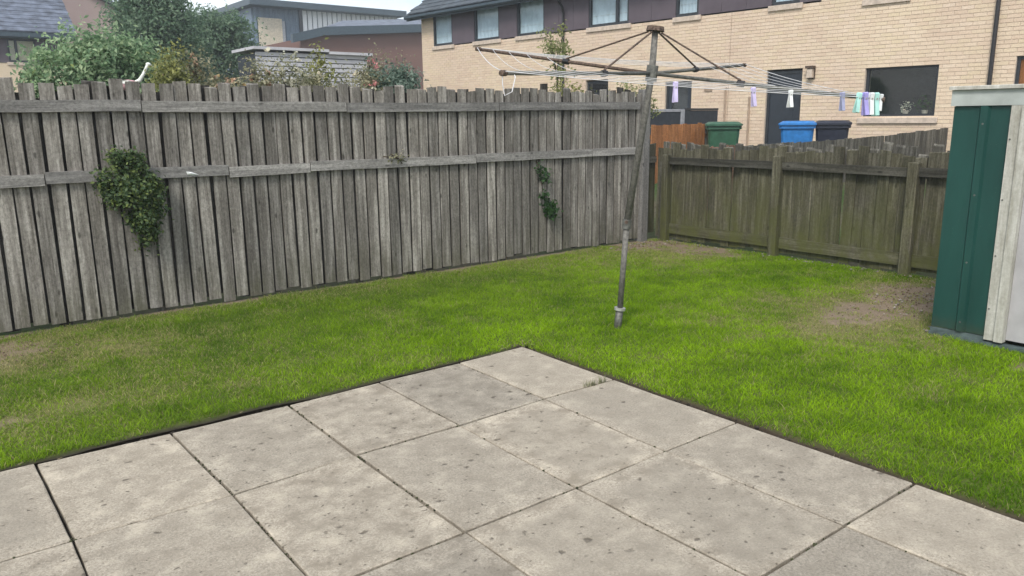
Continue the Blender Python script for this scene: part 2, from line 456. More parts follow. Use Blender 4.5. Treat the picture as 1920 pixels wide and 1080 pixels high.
class MB:
    def __init__(s, xf=None):
        s.v, s.f, s.xf, s.smooth = [], [], xf, False
    def add(s, vs, fs):
        b = len(s.v)
        s.v += [Vector(p) for p in vs]
        s.f += [tuple(i + b for i in q) for q in fs]
        return s
    def box(s, x0, x1, y0, y1, z0, z1):
        return s.add([(x0, y0, z0), (x1, y0, z0), (x1, y1, z0), (x0, y1, z0),
                      (x0, y0, z1), (x1, y0, z1), (x1, y1, z1), (x0, y1, z1)],
                     [(3, 2, 1, 0), (4, 5, 6, 7), (0, 1, 5, 4), (1, 2, 6, 5), (2, 3, 7, 6), (3, 0, 4, 7)])
    def cbox(s, x0, x1, y0, y1, z0, z1, c=0.006):
        """box with chamfered vertical and top edges"""
        b = [(x0 + c, y0), (x1 - c, y0), (x1, y0 + c), (x1, y1 - c), (x1 - c, y1), (x0 + c, y1), (x0, y1 - c), (x0, y0 + c)]
        t = [(min(max(x, x0 + c), x1 - c), min(max(y, y0 + c), y1 - c)) for x, y in b]
        vs = [(x, y, z0) for x, y in b] + [(x, y, z1 - c) for x, y in b] + [(x, y, z1) for x, y in t]
        fs = [tuple(range(7, -1, -1))]
        for k in range(8):
            j = (k + 1) % 8
            fs.append((k, j, 8 + j, 8 + k)); fs.append((8 + k, 8 + j, 16 + j, 16 + k))
        fs.append(tuple(range(16, 24)))
        return s.add(vs, fs)
    def path(s, pts, r, n=8, cap=True):
        pts = [Vector(p) for p in pts]
        if not isinstance(r, (list, tuple)): r = [r] * len(pts)
        vs, fs = [], []
        prev = None
        for i, p in enumerate(pts):
            a = pts[max(0, i - 1)]; c = pts[min(len(pts) - 1, i + 1)]
            t = (c - a).normalized()
            if prev is None:
                ref = Vector((0, 0, 1)) if abs(t.z) < 0.9 else Vector((1, 0, 0))
                u = t.cross(ref).normalized()
            else:
                u = (prev - t * prev.dot(t)).normalized()
            prev = u
            w = t.cross(u)
            for k in range(n):
                q = 2 * PI * k / n
                vs.append(p + (u * math.cos(q) + w * math.sin(q)) * r[i])
        for i in range(len(pts) - 1):
            for k in range(n):
                j = (k + 1) % n
                fs.append((i * n + k, i * n + j, (i + 1) * n + j, (i + 1) * n + k))
        if cap:
            fs.append(tuple(range(n - 1, -1, -1)))
            b = (len(pts) - 1) * n
            fs.append(tuple(b + k for k in range(n)))
        return s.add(vs, fs)
    def ball(s, c, r, n=10, m=7):
        c = Vector(c)
        rx, ry, rz = r if isinstance(r, (tuple, list)) else (r, r, r)
        vs, fs = [c + Vector((0, 0, -rz))], []
        for i in range(1, m):
            a = -PI / 2 + PI * i / m
            for k in range(n):
                q = 2 * PI * k / n
                vs.append(c + Vector((rx * math.cos(a) * math.cos(q), ry * math.cos(a) * math.sin(q), rz * math.sin(a))))
        vs.append(c + Vector((0, 0, rz)))
        for k in range(n):
            j = (k + 1) % n
            fs.append((0, 1 + j, 1 + k))
            for i in range(m - 2):
                fs.append((1 + i * n + k, 1 + i * n + j, 1 + (i + 1) * n + j, 1 + (i + 1) * n + k))
            fs.append((1 + (m - 2) * n + k, 1 + (m - 2) * n + j, len(vs) - 1))
        return s.add(vs, fs)
    def mesh(s, name, origin):
        me = bpy.data.meshes.new(name)
        me.from_pydata([tuple(p - origin) for p in s.v], [], s.f)
        me.update()
        if s.smooth:
            me.polygons.foreach_set("use_smooth", [True] * len(me.polygons))
        return me
    def build(s, name, mat, parent=None, origin=None, smooth=False):
        s.smooth = smooth
        if s.xf is not None:
            s.v = [s.xf @ p for p in s.v]
        if origin is None:
            lo = Vector([min(p[i] for p in s.v) for i in range(3)])
            hi = Vector([max(p[i] for p in s.v) for i in range(3)])
            origin = (lo + hi) / 2
            if parent is None: origin.z = lo.z
        origin = Vector(origin)
        me = s.mesh(name, origin)
        me.materials.append(mat)
        o = bpy.data.objects.new(name, me)
        return link(o, parent, origin)

def np_mesh(name, V, F, mat, parent=None, origin=(0, 0, 0), tint=None, kind=None):
    """mesh from numpy arrays; F is (n,k); tint is one colour per vertex"""
    me = bpy.data.meshes.new(name)
    n, k = F.shape
    V = V - np.array(origin)
    me.vertices.add(len(V)); me.vertices.foreach_set("co", V.astype(np.float32).ravel())
    me.loops.add(n * k); me.loops.foreach_set("vertex_index", F.astype(np.int32).ravel())
    me.polygons.add(n); me.polygons.foreach_set("loop_start", np.arange(0, n * k, k, dtype=np.int32))
    me.polygons.foreach_set("loop_total", np.full(n, k, dtype=np.int32))
    me.update(calc_edges=True)
    if tint is not None:
        a = me.color_attributes.new("tint", 'FLOAT_COLOR', 'POINT')
        a.data.foreach_set("color", np.c_[tint, np.ones(len(tint))].astype(np.float32).ravel())
    me.materials.append(mat)
    o = bpy.data.objects.new(name, me)
    link(o, parent, Vector(origin))
    if kind: o['kind'] = kind
    return o

def copy_tree(o, parent=None):
    c = o.copy()
    COL.objects.link(c)
    c.parent = parent
    for ch in list(o.children):
        copy_tree(ch, c)
    return c

def inst(src, parent, origin, rot=None, name=None):
    """another piece with the same mesh"""
    o = bpy.data.objects.new(name or src.name.split('.')[0], src.data)
    link(o, parent, Vector(origin))
    if rot is not None: o.rotation_euler = rot
    return o

# value noise in the plane, for terrain tone and grass patches
_tab = rng.random((256, 256))
def vnoise(x, y):
    xi, yi = np.floor(x).astype(int), np.floor(y).astype(int)
    fx, fy = x - xi, y - yi
    fx, fy = fx * fx * (3 - 2 * fx), fy * fy * (3 - 2 * fy)
    g = lambda a, b: _tab[a % 256, b % 256]
    return (g(xi, yi) * (1 - fx) + g(xi + 1, yi) * fx) * (1 - fy) + (g(xi, yi + 1) * (1 - fx) + g(xi + 1, yi + 1) * fx) * fy
def fbm(x, y, o=4):
    s, a, t = 0, 0.5, 0
    for i in range(o):
        s = s + a * vnoise(x * 2 ** i + 17 * i, y * 2 ** i + 5 * i); t += a; a *= 0.55
    return s / t
def sstep(a, b, x):
    t = np.clip((x - a) / (b - a), 0, 1)
    return t * t * (3 - 2 * t)

# ------------------------------------------------------------------ ground
def ground_z(x, y):
    x = np.asarray(x, float); y = np.asarray(y, float)
    r = np.maximum(sstep(8.2, 11.3, x), sstep(9.5, 15.0, y))
    return -0.08 + 0.53 * r
def gz(x, y): return float(ground_z(x, y))

ax = np.concatenate([[-90, -60, -40, -25], np.arange(-16, 30.1, 0.5), [35, 42, 50, 65, 80, 110, 140]])
ay = np.concatenate([[-60, -40, -25, -15], np.arange(-8, 24.1, 0.5), [28, 32, 37, 44, 52, 65, 80, 110, 150]])
GX, GY = np.meshgrid(ax, ay)
GV = np.c_[GX.ravel(), GY.ravel(), (ground_z(GX, GY)).ravel()]
ny, nx = GX.shape
ii = np.arange(ny * nx).reshape(ny, nx)
GF = np.stack([ii[:-1, :-1], ii[:-1, 1:], ii[1:, 1:], ii[1:, :-1]], -1).reshape(-1, 4)
np_mesh("ground", GV, GF, M['ground'], kind="structure")

# ------------------------------------------------------------------ lawn
PX, PY = 3.318, 4.136                          # the lawn stops at this corner of the patio
def patches(x, y):
    """bare soil and dry straw, 0..1"""
    w = (fbm(x * 1.7, y * 1.7) - 0.5) * 1.3
    w2 = (fbm(x * 5 + 9, y * 5) - 0.5) * 1.1 + (fbm(x * 19, y * 19 + 4) - 0.5) * 0.9
    def ell(cx, cy, rx, ry, soft=0.5):
        d = np.sqrt(((x - cx) / rx) ** 2 + ((y - cy) / ry) ** 2) + w + w2
        return 1 - sstep(1 - soft, 1 + soft, d)
    bare = np.maximum.reduce([ell(6.8, 3.08, 0.85, 0.36), ell(7.3, 6.6, 0.6, 0.28) * 0.95, ell(7.5, 5.9, 0.3, 0.6) * 0.7,
                              ell(0.35, 6.40, 0.4, 0.30) * 0.6, ell(0.22, 4.8, 0.22, 0.12) * 0.6, ell(5.45, 1.72, 0.14, 0.08) * 0.6])
    edge = np.minimum(np.abs(x - PX) + 10 * (y > PY), np.abs(y - PY) + 10 * (x > PX))
    bare = np.maximum(bare, (1 - sstep(0.01, 0.07, edge + w2 * 0.03)) * 0.7)
    bare = np.maximum(bare, (1 - sstep(0.02, 0.16, 6.93 - y + w2 * 0.15)) * 0.75)
    dry = np.maximum.reduce([ell(6.45, 3.05, 1.35, 0.75, 0.6) * 0.9, ell(0.6, 6.1, 0.9, 0.6, 0.7) * 0.7, ell(7.1, 6.2, 1.3, 0.9, 0.6) * 0.75,
                             ell(0.5, 4.85, 0.7, 0.35, 0.7) * 0.7, ell(1.1, 5.1, 1.0, 0.5, 0.8) * 0.3,
                             (1 - sstep(0.1, 0.9, 6.93 - y + w * 0.8)) * 0.4, (1 - sstep(0.0, 0.9, 5.8 - x + w * 0.4)) * 0.0])
    dry = np.clip(dry + np.clip((fbm(x * 2.6 + 40, y * 2.6) - 0.60) * 1.8, 0, 0.3), 0, 1)
    return np.clip(bare, 0, 1), dry

gx = np.arange(-3.0, 7.86, 0.07); gy = np.arange(-1.6, 6.99, 0.07)
LX, LY = np.meshgrid(gx, gy)
keep = ~((LX < PX) & (LY < PY))
# pull the cut edge to a hand-cut, slightly wandering line
wob = (fbm(LX * 4, LY * 4) - 0.5) * 0.05
LX2 = np.where((LY < PY) & (LX >= PX) & (LX < PX + 0.07), PX + 0.004 + wob, LX)
LY2 = np.where((LX < PX) & (LY >= PY) & (LY < PY + 0.07), PY - 0.008 + wob * .8, LY)
LZ = -0.012 + (fbm(LX * 1.1, LY * 1.1) - 0.5) * 0.03 + (fbm(LX * 7, LY * 7) - 0.5) * 0.012
ny, nx = LX.shape
idx = np.arange(nx * ny).reshape(ny, nx)
ok = keep[:-1, :-1] & keep[:-1, 1:] & keep[1:, 1:] & keep[1:, :-1]
LF = np.stack([idx[:-1, :-1], idx[:-1, 1:], idx[1:, 1:], idx[1:, :-1]], -1)[ok]
LV = np.c_[LX2.ravel(), LY2.ravel(), LZ.ravel()]
# vertical cut face of the turf along the patio
from collections import Counter
ed = Counter()
for q in LF:
    for a, b in ((q[0], q[1]), (q[1], q[2]), (q[2], q[3]), (q[3], q[0])):
        ed[(min(a, b), max(a, b))] += 1
skirt = []
extra = {}
LVl = LV.tolist()
for (a, b), c in ed.items():
    if c == 1:
        for i in (a, b):
            if i not in extra:
                extra[i] = len(LVl); LVl.append([LV[i][0], LV[i][1], -0.085])
        skirt.append((a, b, extra[b], extra[a]))
LV = np.array(LVl); LF = np.concatenate([LF, np.array(skirt)])
b_, d_ = patches(LV[:, 0], LV[:, 1])
soil_c = np.array([0.215, 0.165, 0.115]); thatch = np.array([0.085, 0.115, 0.018]); straw = np.array([0.21, 0.185, 0.085])
tint = thatch + (straw - thatch) * d_[:, None] * 0.8
tint = tint + (soil_c - tint) * np.clip(b_ * 1.3, 0, 1)[:, None]
nearp = np.minimum(np.where(LV[:, 1] < PY + .1, np.abs(LV[:, 0] - PX), 9), np.where(LV[:, 0] < PX + .1, np.abs(LV[:, 1] - PY), 9)) < 0.06
tint[nearp] = (0.05, 0.038, 0.026)
tint[LV[:, 2] < -0.07] = (0.03, 0.022, 0.016)
lawn = np_mesh("lawn", LV, LF, M['lawnsoil'], tint=tint, kind="structure")

# grass blades: real blades over the part of the lawn in view
def grass():
    N = 820000
    x = rng.uniform(-0.5, 7.85, N); y = rng.uniform(-0.4, 6.92, N)
    k = ~((x < PX + 0.004 + 0.012 * (fbm(x * 8, y * 8) > 0.5)) & (y < PY + 0.010)) & ~((x > 5.80) & (y < 2.47))
    # only what a camera near the photographer's place can see
    k &= (x * 0.72 + y * 0.62 > 2.3) & (y > 0.115 * x - 0.2) & (x > -0.25 + 0.0 * y)
    x, y = x[k], y[k]
    b, d = patches(x, y)
    thin = fbm(x * 9, y * 9)
    k = rng.random(len(x)) > np.clip(b * 1.25, 0, 0.97) * np.where(thin > 0.53, 0.55, 1.15)
    x, y, b, d = x[k], y[k], b[k], d[k]
    n = len(x)
    tall = fbm(x * 3.1 + 3, y * 3.1 + 8)
    h = (0.012 + 0.024 * rng.random(n) ** 1.6) * (0.55 + 1.0 * tall) * (1 - 0.45 * d)
    h *= np.where(rng.random(n) < 0.02, 1.6, 1.0)
    wd = rng.uniform(0.0011, 0.0023, n)
    an = rng.uniform(0, 2 * PI, n); ln = rng.uniform(0.3, 1.7, n) * h
    fa = an + rng.normal(0, 0.8, n)
    dx, dy = np.cos(fa) * ln, np.sin(fa) * ln
    sx, sy = -np.sin(an) * wd, np.cos(an) * wd
    z0 = -0.014 + (fbm(x * 1.1, y * 1.1) - 0.5) * 0.03
    P = np.zeros((n, 5, 3))
    P[:, 0] = np.c_[x - sx, y - sy, z0]; P[:, 1] = np.c_[x + sx, y + sy, z0]
    P[:, 2] = np.c_[x + dx * .4 + sx * .8, y + dy * .4 + sy * .8, z0 + h * .62]
    P[:, 3] = np.c_[x + dx * .4 - sx * .8, y + dy * .4 - sy * .8, z0 + h * .62]
    P[:, 4] = np.c_[x + dx, y + dy, z0 + h]
    big = fbm(x * 0.9 + 20, y * 0.9); sm = fbm(x * 6 + 1, y * 6)
    g = np.clip(0.5 + (big - .5) * 1.1 + (sm - .5) * 1.0 + rng.normal(0, 0.2, n), 0, 1)
    c0 = np.array([0.085, 0.185, 0.008]); c1 = np.array([0.33, 0.53, 0.014]); c2 = np.array([0.42, 0.39, 0.17])
    c = c0 + (c1 - c0) * (g ** 1.0)[:, None]
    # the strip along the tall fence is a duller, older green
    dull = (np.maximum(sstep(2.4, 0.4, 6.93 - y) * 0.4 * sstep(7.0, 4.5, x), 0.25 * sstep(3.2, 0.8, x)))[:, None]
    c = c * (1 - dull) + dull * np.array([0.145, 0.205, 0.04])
    isdry = (rng.random(n) < d * 0.75 + 0.02 + 0.06 * np.clip(fbm(x * 4 + 7, y * 4 + 2) - 0.45, 0, 1))[:, None]
    c = np.where(isdry, c2 * rng.uniform(0.6, 1.15, n)[:, None], c)
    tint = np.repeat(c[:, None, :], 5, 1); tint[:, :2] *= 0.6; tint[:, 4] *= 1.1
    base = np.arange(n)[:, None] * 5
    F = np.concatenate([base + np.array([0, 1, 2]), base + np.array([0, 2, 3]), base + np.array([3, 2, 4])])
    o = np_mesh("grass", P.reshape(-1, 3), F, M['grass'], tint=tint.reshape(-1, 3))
    tag(o, "short bright green mown grass with dry straw patches round the patio", "grass", None, "stuff")
grass()

# ------------------------------------------------------------------ patio of slabs
XL = [3.296, 2.738, 2.144, 1.556, 0.940, 0.330, -0.28, -0.89, -1.50, -2.11]
YL = [4.098, 3.207, 2.299, 1.395, 0.485, -0.425, -1.335]
known = {(0, 0): (3.299, 4.115), (1, 0): (2.745, 4.095), (2, 0): (2.149, 4.09), (3, 0): (1.565, 4.075), (4, 0): (0.932, 4.08), (5, 0): (0.323, 4.10),
         (0, 1): (3.283, 3.205), (1, 1): (2.741, 3.225), (2, 1): (2.143, 3.205), (3, 1): (1.55, 3.213), (4, 1): (0.948, 3.187), (5, 1): (0.338, 3.208),
         (0, 2): (3.285, 2.307), (1, 2): (2.72, 2.303), (2, 2): (2.134, 2.297), (3, 2): (1.549, 2.296), (0, 3): (3.30, 1.395), (1, 3): (2.727, 1.396)}
def pc(i, j): return known.get((i, j), (XL[i], YL[j]))
pb = MB().box(-2.2, 3.35, -1.45, 4.17, -0.078, -0.044).build("patio", M['soil'], origin=(3.3, 4.1, -0.078))
pb['kind'] = "structure"
for i in range(len(XL) - 1):
    for j in range(len(YL) - 1):
        q = [pc(i, j), pc(i + 1, j), pc(i + 1, j + 1), pc(i, j + 1)]
        cx = sum(p[0] for p in q) / 4; cy = sum(p[1] for p in q) / 4
        g = [0.0038 + random.random() ** 1.4 * 0.0062 for _ in range(4)]
        sg = [(-1, -1), (1, -1), (1, 1), (-1, 1)]
        tx, ty, dz = random.gauss(0, 0.003), random.gauss(0, 0.002), random.gauss(0, 0.001)
        def zz(x, y): return dz + tx * (x - cx) + ty * (y - cy)
        pts = [(p[0] + s[0] * g[k], p[1] + s[1] * g[(k + 1) % 4]) for k, (p, s) in enumerate(zip(q, sg))]
        # edges get a few nibbles so the joints are not ruler-straight
        ring = []
        for k in range(4):
            a, b = pts[k], pts[(k + 1) % 4]
            for u in (0, .12, .3, .5, .72, .9):
                nb = 0 if u == 0 else random.uniform(-.0015, .0022)
                ex, ey = b[0] - a[0], b[1] - a[1]; L = math.hypot(ex, ey)
                ring.append((a[0] + ex * u + ey / L * nb, a[1] + ey * u - ex / L * nb))
        m = MB(); n = len(ring)
        def sh(p, c): 
            L = math.hypot(cx - p[0], cy - p[1]); return (p[0] + (cx - p[0]) / L * c, p[1] + (cy - p[1]) / L * c)
        vs = [(x, y, -0.055) for x, y in ring] + [(x, y, zz(x, y) - 0.004) for x, y in ring]
        in_ = [sh(p, 0.006) for p in ring]
        vs += [(x, y, zz(x, y)) for x, y in in_]
        fs = []
        for k in range(n):
            k2 = (k + 1) % n
            fs += [(k2, k, n + k, n + k2), (n + k2, n + k, 2 * n + k, 2 * n + k2)]
        fs.append(tuple(range(3 * n - 1, 2 * n - 1, -1)))
        m.add(vs, fs)
        m.build("paving_slab", M['slab'], pb, origin=(cx, cy, 0))

# weeds and crumbs in the joints and trench
def scatter_tufts(name, spots, label, cat, mat, h=0.05, n=40, spread=0.04):
    for k, (x, y, sc) in enumerate(spots):
        V, F = [], []
        for i in range(int(n * sc)):
            a = random.uniform(0, 2 * PI); r = random.random() * spread * sc
            px, py = x + r * math.cos(a) * 1.6, y + r * math.sin(a) * 0.5
            hh = h * random.uniform(0.4, 1.0); le = random.uniform(0.2, 0.9) * hh; b = random.uniform(0, 2 * PI)
            w = 0.003
            V += [(px - w * math.sin(b), py + w * math.cos(b), -0.004), (px + w * math.sin(b), py - w * math.cos(b), -0.004),
                  (px + le * math.cos(b), py + le * math.sin(b), hh)]
            F.append((3 * i, 3 * i + 1, 3 * i + 2))
        o = np_mesh(name, np.array(V), np.array(F), mat, origin=(x, y, 0))
        tag(o, label[k], cat)
scatter_tufts("weed_tuft", [(3.10, 3.213, 1.0), (3.19, 3.212, 0.6)], ["small weed tuft in the slab joint by the patio edge", "sprig of weed at the lawn end of the first slab joint"], "weed", M['leaf_olive'])

def crumbs(name, pts, size, mat, label, cat):
    m = MB()
    for x, y, z in pts:
        s = size * random.uniform(0.4, 1.3)
        m.ball((x, y, z), (s, s * random.uniform(.6, 1), s * random.uniform(.4, .8)), 5, 4)
    o = m.build(name, mat)
    tag(o, label, cat, None, "stuff")
cr_pts = []
for _ in range(700):
    if random.random() < 0.5: cr_pts.append((random.uniform(-0.4, 3.3), 4.108 + random.gauss(0, 0.01), -0.028 + random.uniform(-.015, .012)))
    else: cr_pts.append((3.313 + random.gauss(0, 0.01), random.uniform(0.3, 4.13), -0.02 + random.uniform(-.015, .012)))
mo = []
for _ in range(1500):
    i = random.choice(range(0, 7)); j = random.choice(range(0, 5)); t = random.random()
    ax_ = random.random() < .5
    a, b = (pc(i, j), pc(i + 1, j)) if ax_ else (pc(i, j), pc(i, j + 1))
    if (ax_ and j == 0) or (not ax_ and i == 0): continue
    if vnoise(np.array([a[0] * 5 + t * 4 + i]), np.array([a[1] * 5 + j + ax_ * 9]))[0] < .52: continue
    mo.append((a[0] + (b[0] - a[0]) * t + random.gauss(0, .003), a[1] + (b[1] - a[1]) * t + random.gauss(0, .003), -.008 + random.uniform(-.006, .006)))
M['moss'] = mat_simple("dark_joint_moss", (0.05, 0.055, 0.025), 0.95, var=0.5, scale=50)
crumbs("joint_moss", mo, 0.0065, M['moss'], "dark moss and grit packed in the slab joints", "moss")
def clippings():
    V, F = [], []
    for k in range(200):
        if k < 110: x, y = 3.33 + random.gauss(0, .10), 4.15 + random.gauss(0, .05)
        elif k < 160: x, y = random.uniform(0, 3.3), 4.13 + random.gauss(0, .03)
        else: x, y = 3.325 + random.gauss(0, .03), random.uniform(.6, 4.1)
        onslab = x < 3.29 and y < 4.09
        z = .003 if onslab else random.uniform(-.02, .012)
        a = random.uniform(0, PI); l = random.uniform(.012, .04); w = .0014
        dx, dy = math.cos(a) * l / 2, math.sin(a) * l / 2; ex, ey = -math.sin(a) * w, math.cos(a) * w
        b = len(V)
        V += [(x - dx - ex, y - dy - ey, z), (x + dx - ex, y + dy - ey, z + random.uniform(0, .006)), (x + dx + ex, y + dy + ey, z + .004), (x - dx + ex, y - dy + ey, z + .002)]
        F.append((b, b + 1, b + 2, b + 3))
    M['straw'] = mat_simple("dry_straw", (0.20, 0.165, 0.10), 0.9, var=.4, scale=50)
    o = np_mesh("grass_clippings", np.array(V), np.array(F), M['straw'])
    tag(o, "dry straw clippings caught along the cut lawn edge", "clippings", None, "stuff")
clippings()
crumbs("soil_crumbs", cr_pts, 0.009, M['soil'], "crumbs of dark soil in the trench between lawn and slabs", "soil")
pe = [(7.72 + random.gauss(0, 0.05), random.uniform(2.6, 6.7), 0.005) for _ in range(80)]
pe += [(6.75 + random.gauss(0, 0.4), 3.0 + random.gauss(0, 0.2), 0.0) for _ in range(80)]
pe += [(random.uniform(5.8, 6.0), random.uniform(2.46, 2.56), 0.0) for _ in range(15)]
pe += [(7.25 + random.gauss(0, 0.25), 6.6 + random.gauss(0, 0.12), 0.0) for _ in range(40)]
cl_ = [(6.85 + random.gauss(0, 0.45), 3.08 + random.gauss(0, 0.2), -0.006) for _ in range(230)] + [(7.3 + random.gauss(0, 0.35), 6.6 + random.gauss(0, 0.16), -0.006) for _ in range(150)] + [(0.4 + random.gauss(0, 0.3), 6.4 + random.gauss(0, 0.2), -0.006) for _ in range(80)]
cl_ = [p for p in cl_ if not (p[0] > 5.79 and p[1] < 2.48) and p[1] < 6.88 and p[0] < 7.8]
M['clod'] = mat_simple("brown_clods", (0.20, 0.15, 0.098), 0.95, var=0.5, scale=60)
crumbs("soil_clods", cl_, 0.009, M['clod'], "crumbly brown clods and twigs on the worn bare soil", "soil")
crumbs("pebbles", pe, 0.011, M['pebble'], "small pale pebbles on the bare soil under the low fence and beside the shed", "pebbles")

# ------------------------------------------------------------------ fences
def board_mesh(name, mat, w, h, th=0.02, segs=5, pointed=0.0, ragged=0.01):
    """upright board, a little bowed and twisted, origin at its foot"""
    vs, fs = [], []
    bow, tw = random.gauss(0, 0.004), random.gauss(0, 0.03)
    for i in range(segs + 1):
        t = i / segs
        z = h * t
        ox = bow * math.sin(PI * t); a = tw * (t - .5)
        for sx, sy in ((-1, -1), (1, -1), (1, 1), (-1, 1)):
            x, y = sx * w / 2 + random.gauss(0, 0.0008), sy * th / 2
            zz = z
            if i == segs: zz = z + sx * random.uniform(-ragged, ragged)
            vs.append((x * math.cos(a) - y * math.sin(a) + ox, x * math.sin(a) + y * math.cos(a), zz))
    for i in range(segs):
        for k in range(4):
            j = (k + 1) % 4
            fs.append((4 * i + k, 4 * i + j, 4 * i + 4 + j, 4 * i + 4 + k))
    fs.append((3, 2, 1, 0)); b = 4 * segs
    fs.append((b, b + 1, b + 2, b + 3))
    me = bpy.data.meshes.new(name)
    me.from_pydata(vs, [], fs)
    me.materials.append(mat)
    return me

def put(name, me, parent, loc, rz=0, rx=0, ry=0):
    o = bpy.data.objects.new(name, me)
    link(o, parent, Vector(loc))
    o.rotation_euler = (rx, ry, rz)
    return o

def rail_mesh_obj(name, mat, p0, p1, h, th, parent):
    """squared length of timber from p0 to p1 (height centred)"""
    p0, p1 = Vector(p0), Vector(p1)
    L = (p1 - p0).length
    n = 8
    m = MB()
    vs, fs = [], []
    for i in range(n + 1):
        t = i / n
        sag = math.sin(PI * t) * random.uniform(-0.004, 0.002)
        for sy, sz in ((-1, -1), (1, -1), (1, 1), (-1, 1)):
            vs.append((-L / 2 + L * t, sy * th / 2, sz * h / 2 + sag + random.gauss(0, 0.0006)))
    for i in range(n):
        for k in range(4):
            j = (k + 1) % 4
            fs.append((4 * i + k, 4 * i + 4 + k, 4 * i + 4 + j, 4 * i + j))
    fs += [(0, 1, 2, 3), (4 * n + 3, 4 * n + 2, 4 * n + 1, 4 * n)]
    # grain runs along local z in the wood material, so lay the timber along z and turn it
    vs = [(z, y, x) for x, y, z in vs]
    me = bpy.data.meshes.new(name)
    me.from_pydata(vs, [], [tuple(reversed(f)) for f in fs])
    me.materials.append(mat)
    o = bpy.data.objects.new(name, me)
    link(o, parent, (p0 + p1) / 2)
    d = (p1 - p0).normalized()
    # local z -> d, local x -> up
    up = Vector((0, 0, 1)); xx = (up - d * up.dot(d)).normalized(); yy = d.cross(xx)
    o.rotation_euler = Matrix((xx, yy, d)).transposed().to_euler()
    return o

# tall grey fence along the left and back of the lawn; its line runs at Y = 6.93
FY = 6.93
tall = thing("tall_fence", "tall weathered grey board fence with two rails along the left of the lawn", "fence", (3.6, FY, 0))
fv = [board_mesh("board", M['fence'], 0.1005, 1.86 + random.uniform(-.03, .03)) for _ in range(9)]
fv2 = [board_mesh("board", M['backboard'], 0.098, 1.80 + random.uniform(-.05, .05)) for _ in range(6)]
x = -0.62
k = 0
while x < 7.46:
    pitch = 0.1225 + random.gauss(0, 0.0022)
    me = random.choice(fv)
    lift = 0.025 + random.gauss(0, 0.008)
    put("board", me, tall, (x, FY - 0.012 + random.gauss(0, 0.002), lift), ry=random.gauss(0, 0.0035), rx=random.gauss(0, .003), rz=random.gauss(0, 0.02) + (PI if random.random() < .5 else 0))
    # boards on the neighbour's side close most of the gaps
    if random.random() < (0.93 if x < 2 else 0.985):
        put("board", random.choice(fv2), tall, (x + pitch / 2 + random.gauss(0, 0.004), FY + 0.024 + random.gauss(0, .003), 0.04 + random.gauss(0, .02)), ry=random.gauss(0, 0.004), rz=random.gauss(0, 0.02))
    x += pitch
    k += 1
for xs, z, off in (([-0.7, 1.62, 3.42, 5.22, 7.44], 1.70, 0), ([-0.7, 0.88, 2.27, 3.02, 4.9, 6.62, 7.44], 1.155, 0)):
    for a, b in zip(xs[:-1], xs[1:]):
        h = random.gauss(0, 0.006)
        rail_mesh_obj("rail", M['rail'], (a + 0.004, FY - 0.040, z + h + random.gauss(0, .004)), (b - 0.004, FY - 0.040, z + h + random.gauss(0, .004)), 0.088, 0.034, tall)
for xp in (-0.2, 1.65, 3.5, 5.35):
    MB().cbox(xp - .045, xp + .045, FY + 0.046, FY + 0.136, -0.1, 1.8).build("post", M['fence'], tall)
MB().cbox(7.475, 7.60, FY - 0.085, FY + 0.03, -0.05, 1.905, 0.008).build("post", M['rail'], tall)

# low mossy fence closing the lawn, running toward the shed
LXF = 7.80
low = thing("low_fence", "low mossy green brown board fence with thick posts at the back right of the lawn", "fence", (LXF, 4.6, 0))
lv = [board_mesh("board", M['mossy'], 0.116, 1.165 + random.uniform(-.04, .04), 0.018, 4, 0, 0.016) for _ in range(9)]
y = 6.88
while y > 1.3:
    put("board", random.choice(lv), low, (LXF + 0.055 + random.gauss(0, .004), y, 0.03 + random.gauss(0, .012)), rz=PI / 2 + random.gauss(0, .04) + (PI if random.random() < .5 else 0), ry=random.gauss(0, .004), rx=random.gauss(0, .012))
    y -= 0.118 + random.gauss(0, 0.003)
# short second-side boards only reach between the rails at the top
y = 6.83
bv = [board_mesh("board", M['dimfence'], 0.10, 0.25 + random.uniform(-.03, .03), 0.018, 2, 0, 0.02) for _ in range(5)]
while y > 1.3:
    put("board", random.choice(bv), low, (LXF + 0.105 + random.gauss(0, .006), y, 0.99 + random.gauss(0, .02)), rz=PI / 2 + random.gauss(0, .06), rx=random.gauss(0, .02))
    y -= 0.125 + random.gauss(0, 0.01)
for a, b in ((6.72, 5.10), (5.10, 3.60), (3.60, 1.2)):
    rail_mesh_obj("rail", M['darkrail'], (LXF + 0.012, a - 0.045, 1.02 + random.gauss(0, .006)), (LXF + 0.012, b + 0.05, 1.02 + random.gauss(0, .006)), 0.085, 0.06, low)
    rail_mesh_obj("rail", M['mossy'], (LXF + 0.024, a - 0.045, 0.15 + random.gauss(0, .008)), (LXF + 0.024, b + 0.05, 0.15 + random.gauss(0, .008)), 0.125, 0.028, low)
for yy in (6.72, 5.10, 3.60):
    MB().cbox(LXF - 0.06, LXF + 0.03, yy - .05, yy + .05, -0.08, 1.10 + random.uniform(-.01, .03), 0.008).build("post", M['mossy'], low)
MB().cbox(LXF - 0.03, LXF + 0.03, 6.772, 6.83, -0.08, 1.0).build("post", M['darkrail'], low)
rail_mesh_obj("rail", M['darkrail'], (7.62, FY - 0.02, 1.03), (LXF - .02, FY - 0.02, 1.03), 0.08, 0.04, low)
for xx in (7.655, 7.755):
    put("board", random.choice(lv), low, (xx, FY + 0.012, 0.075), rz=random.gauss(0, .03))

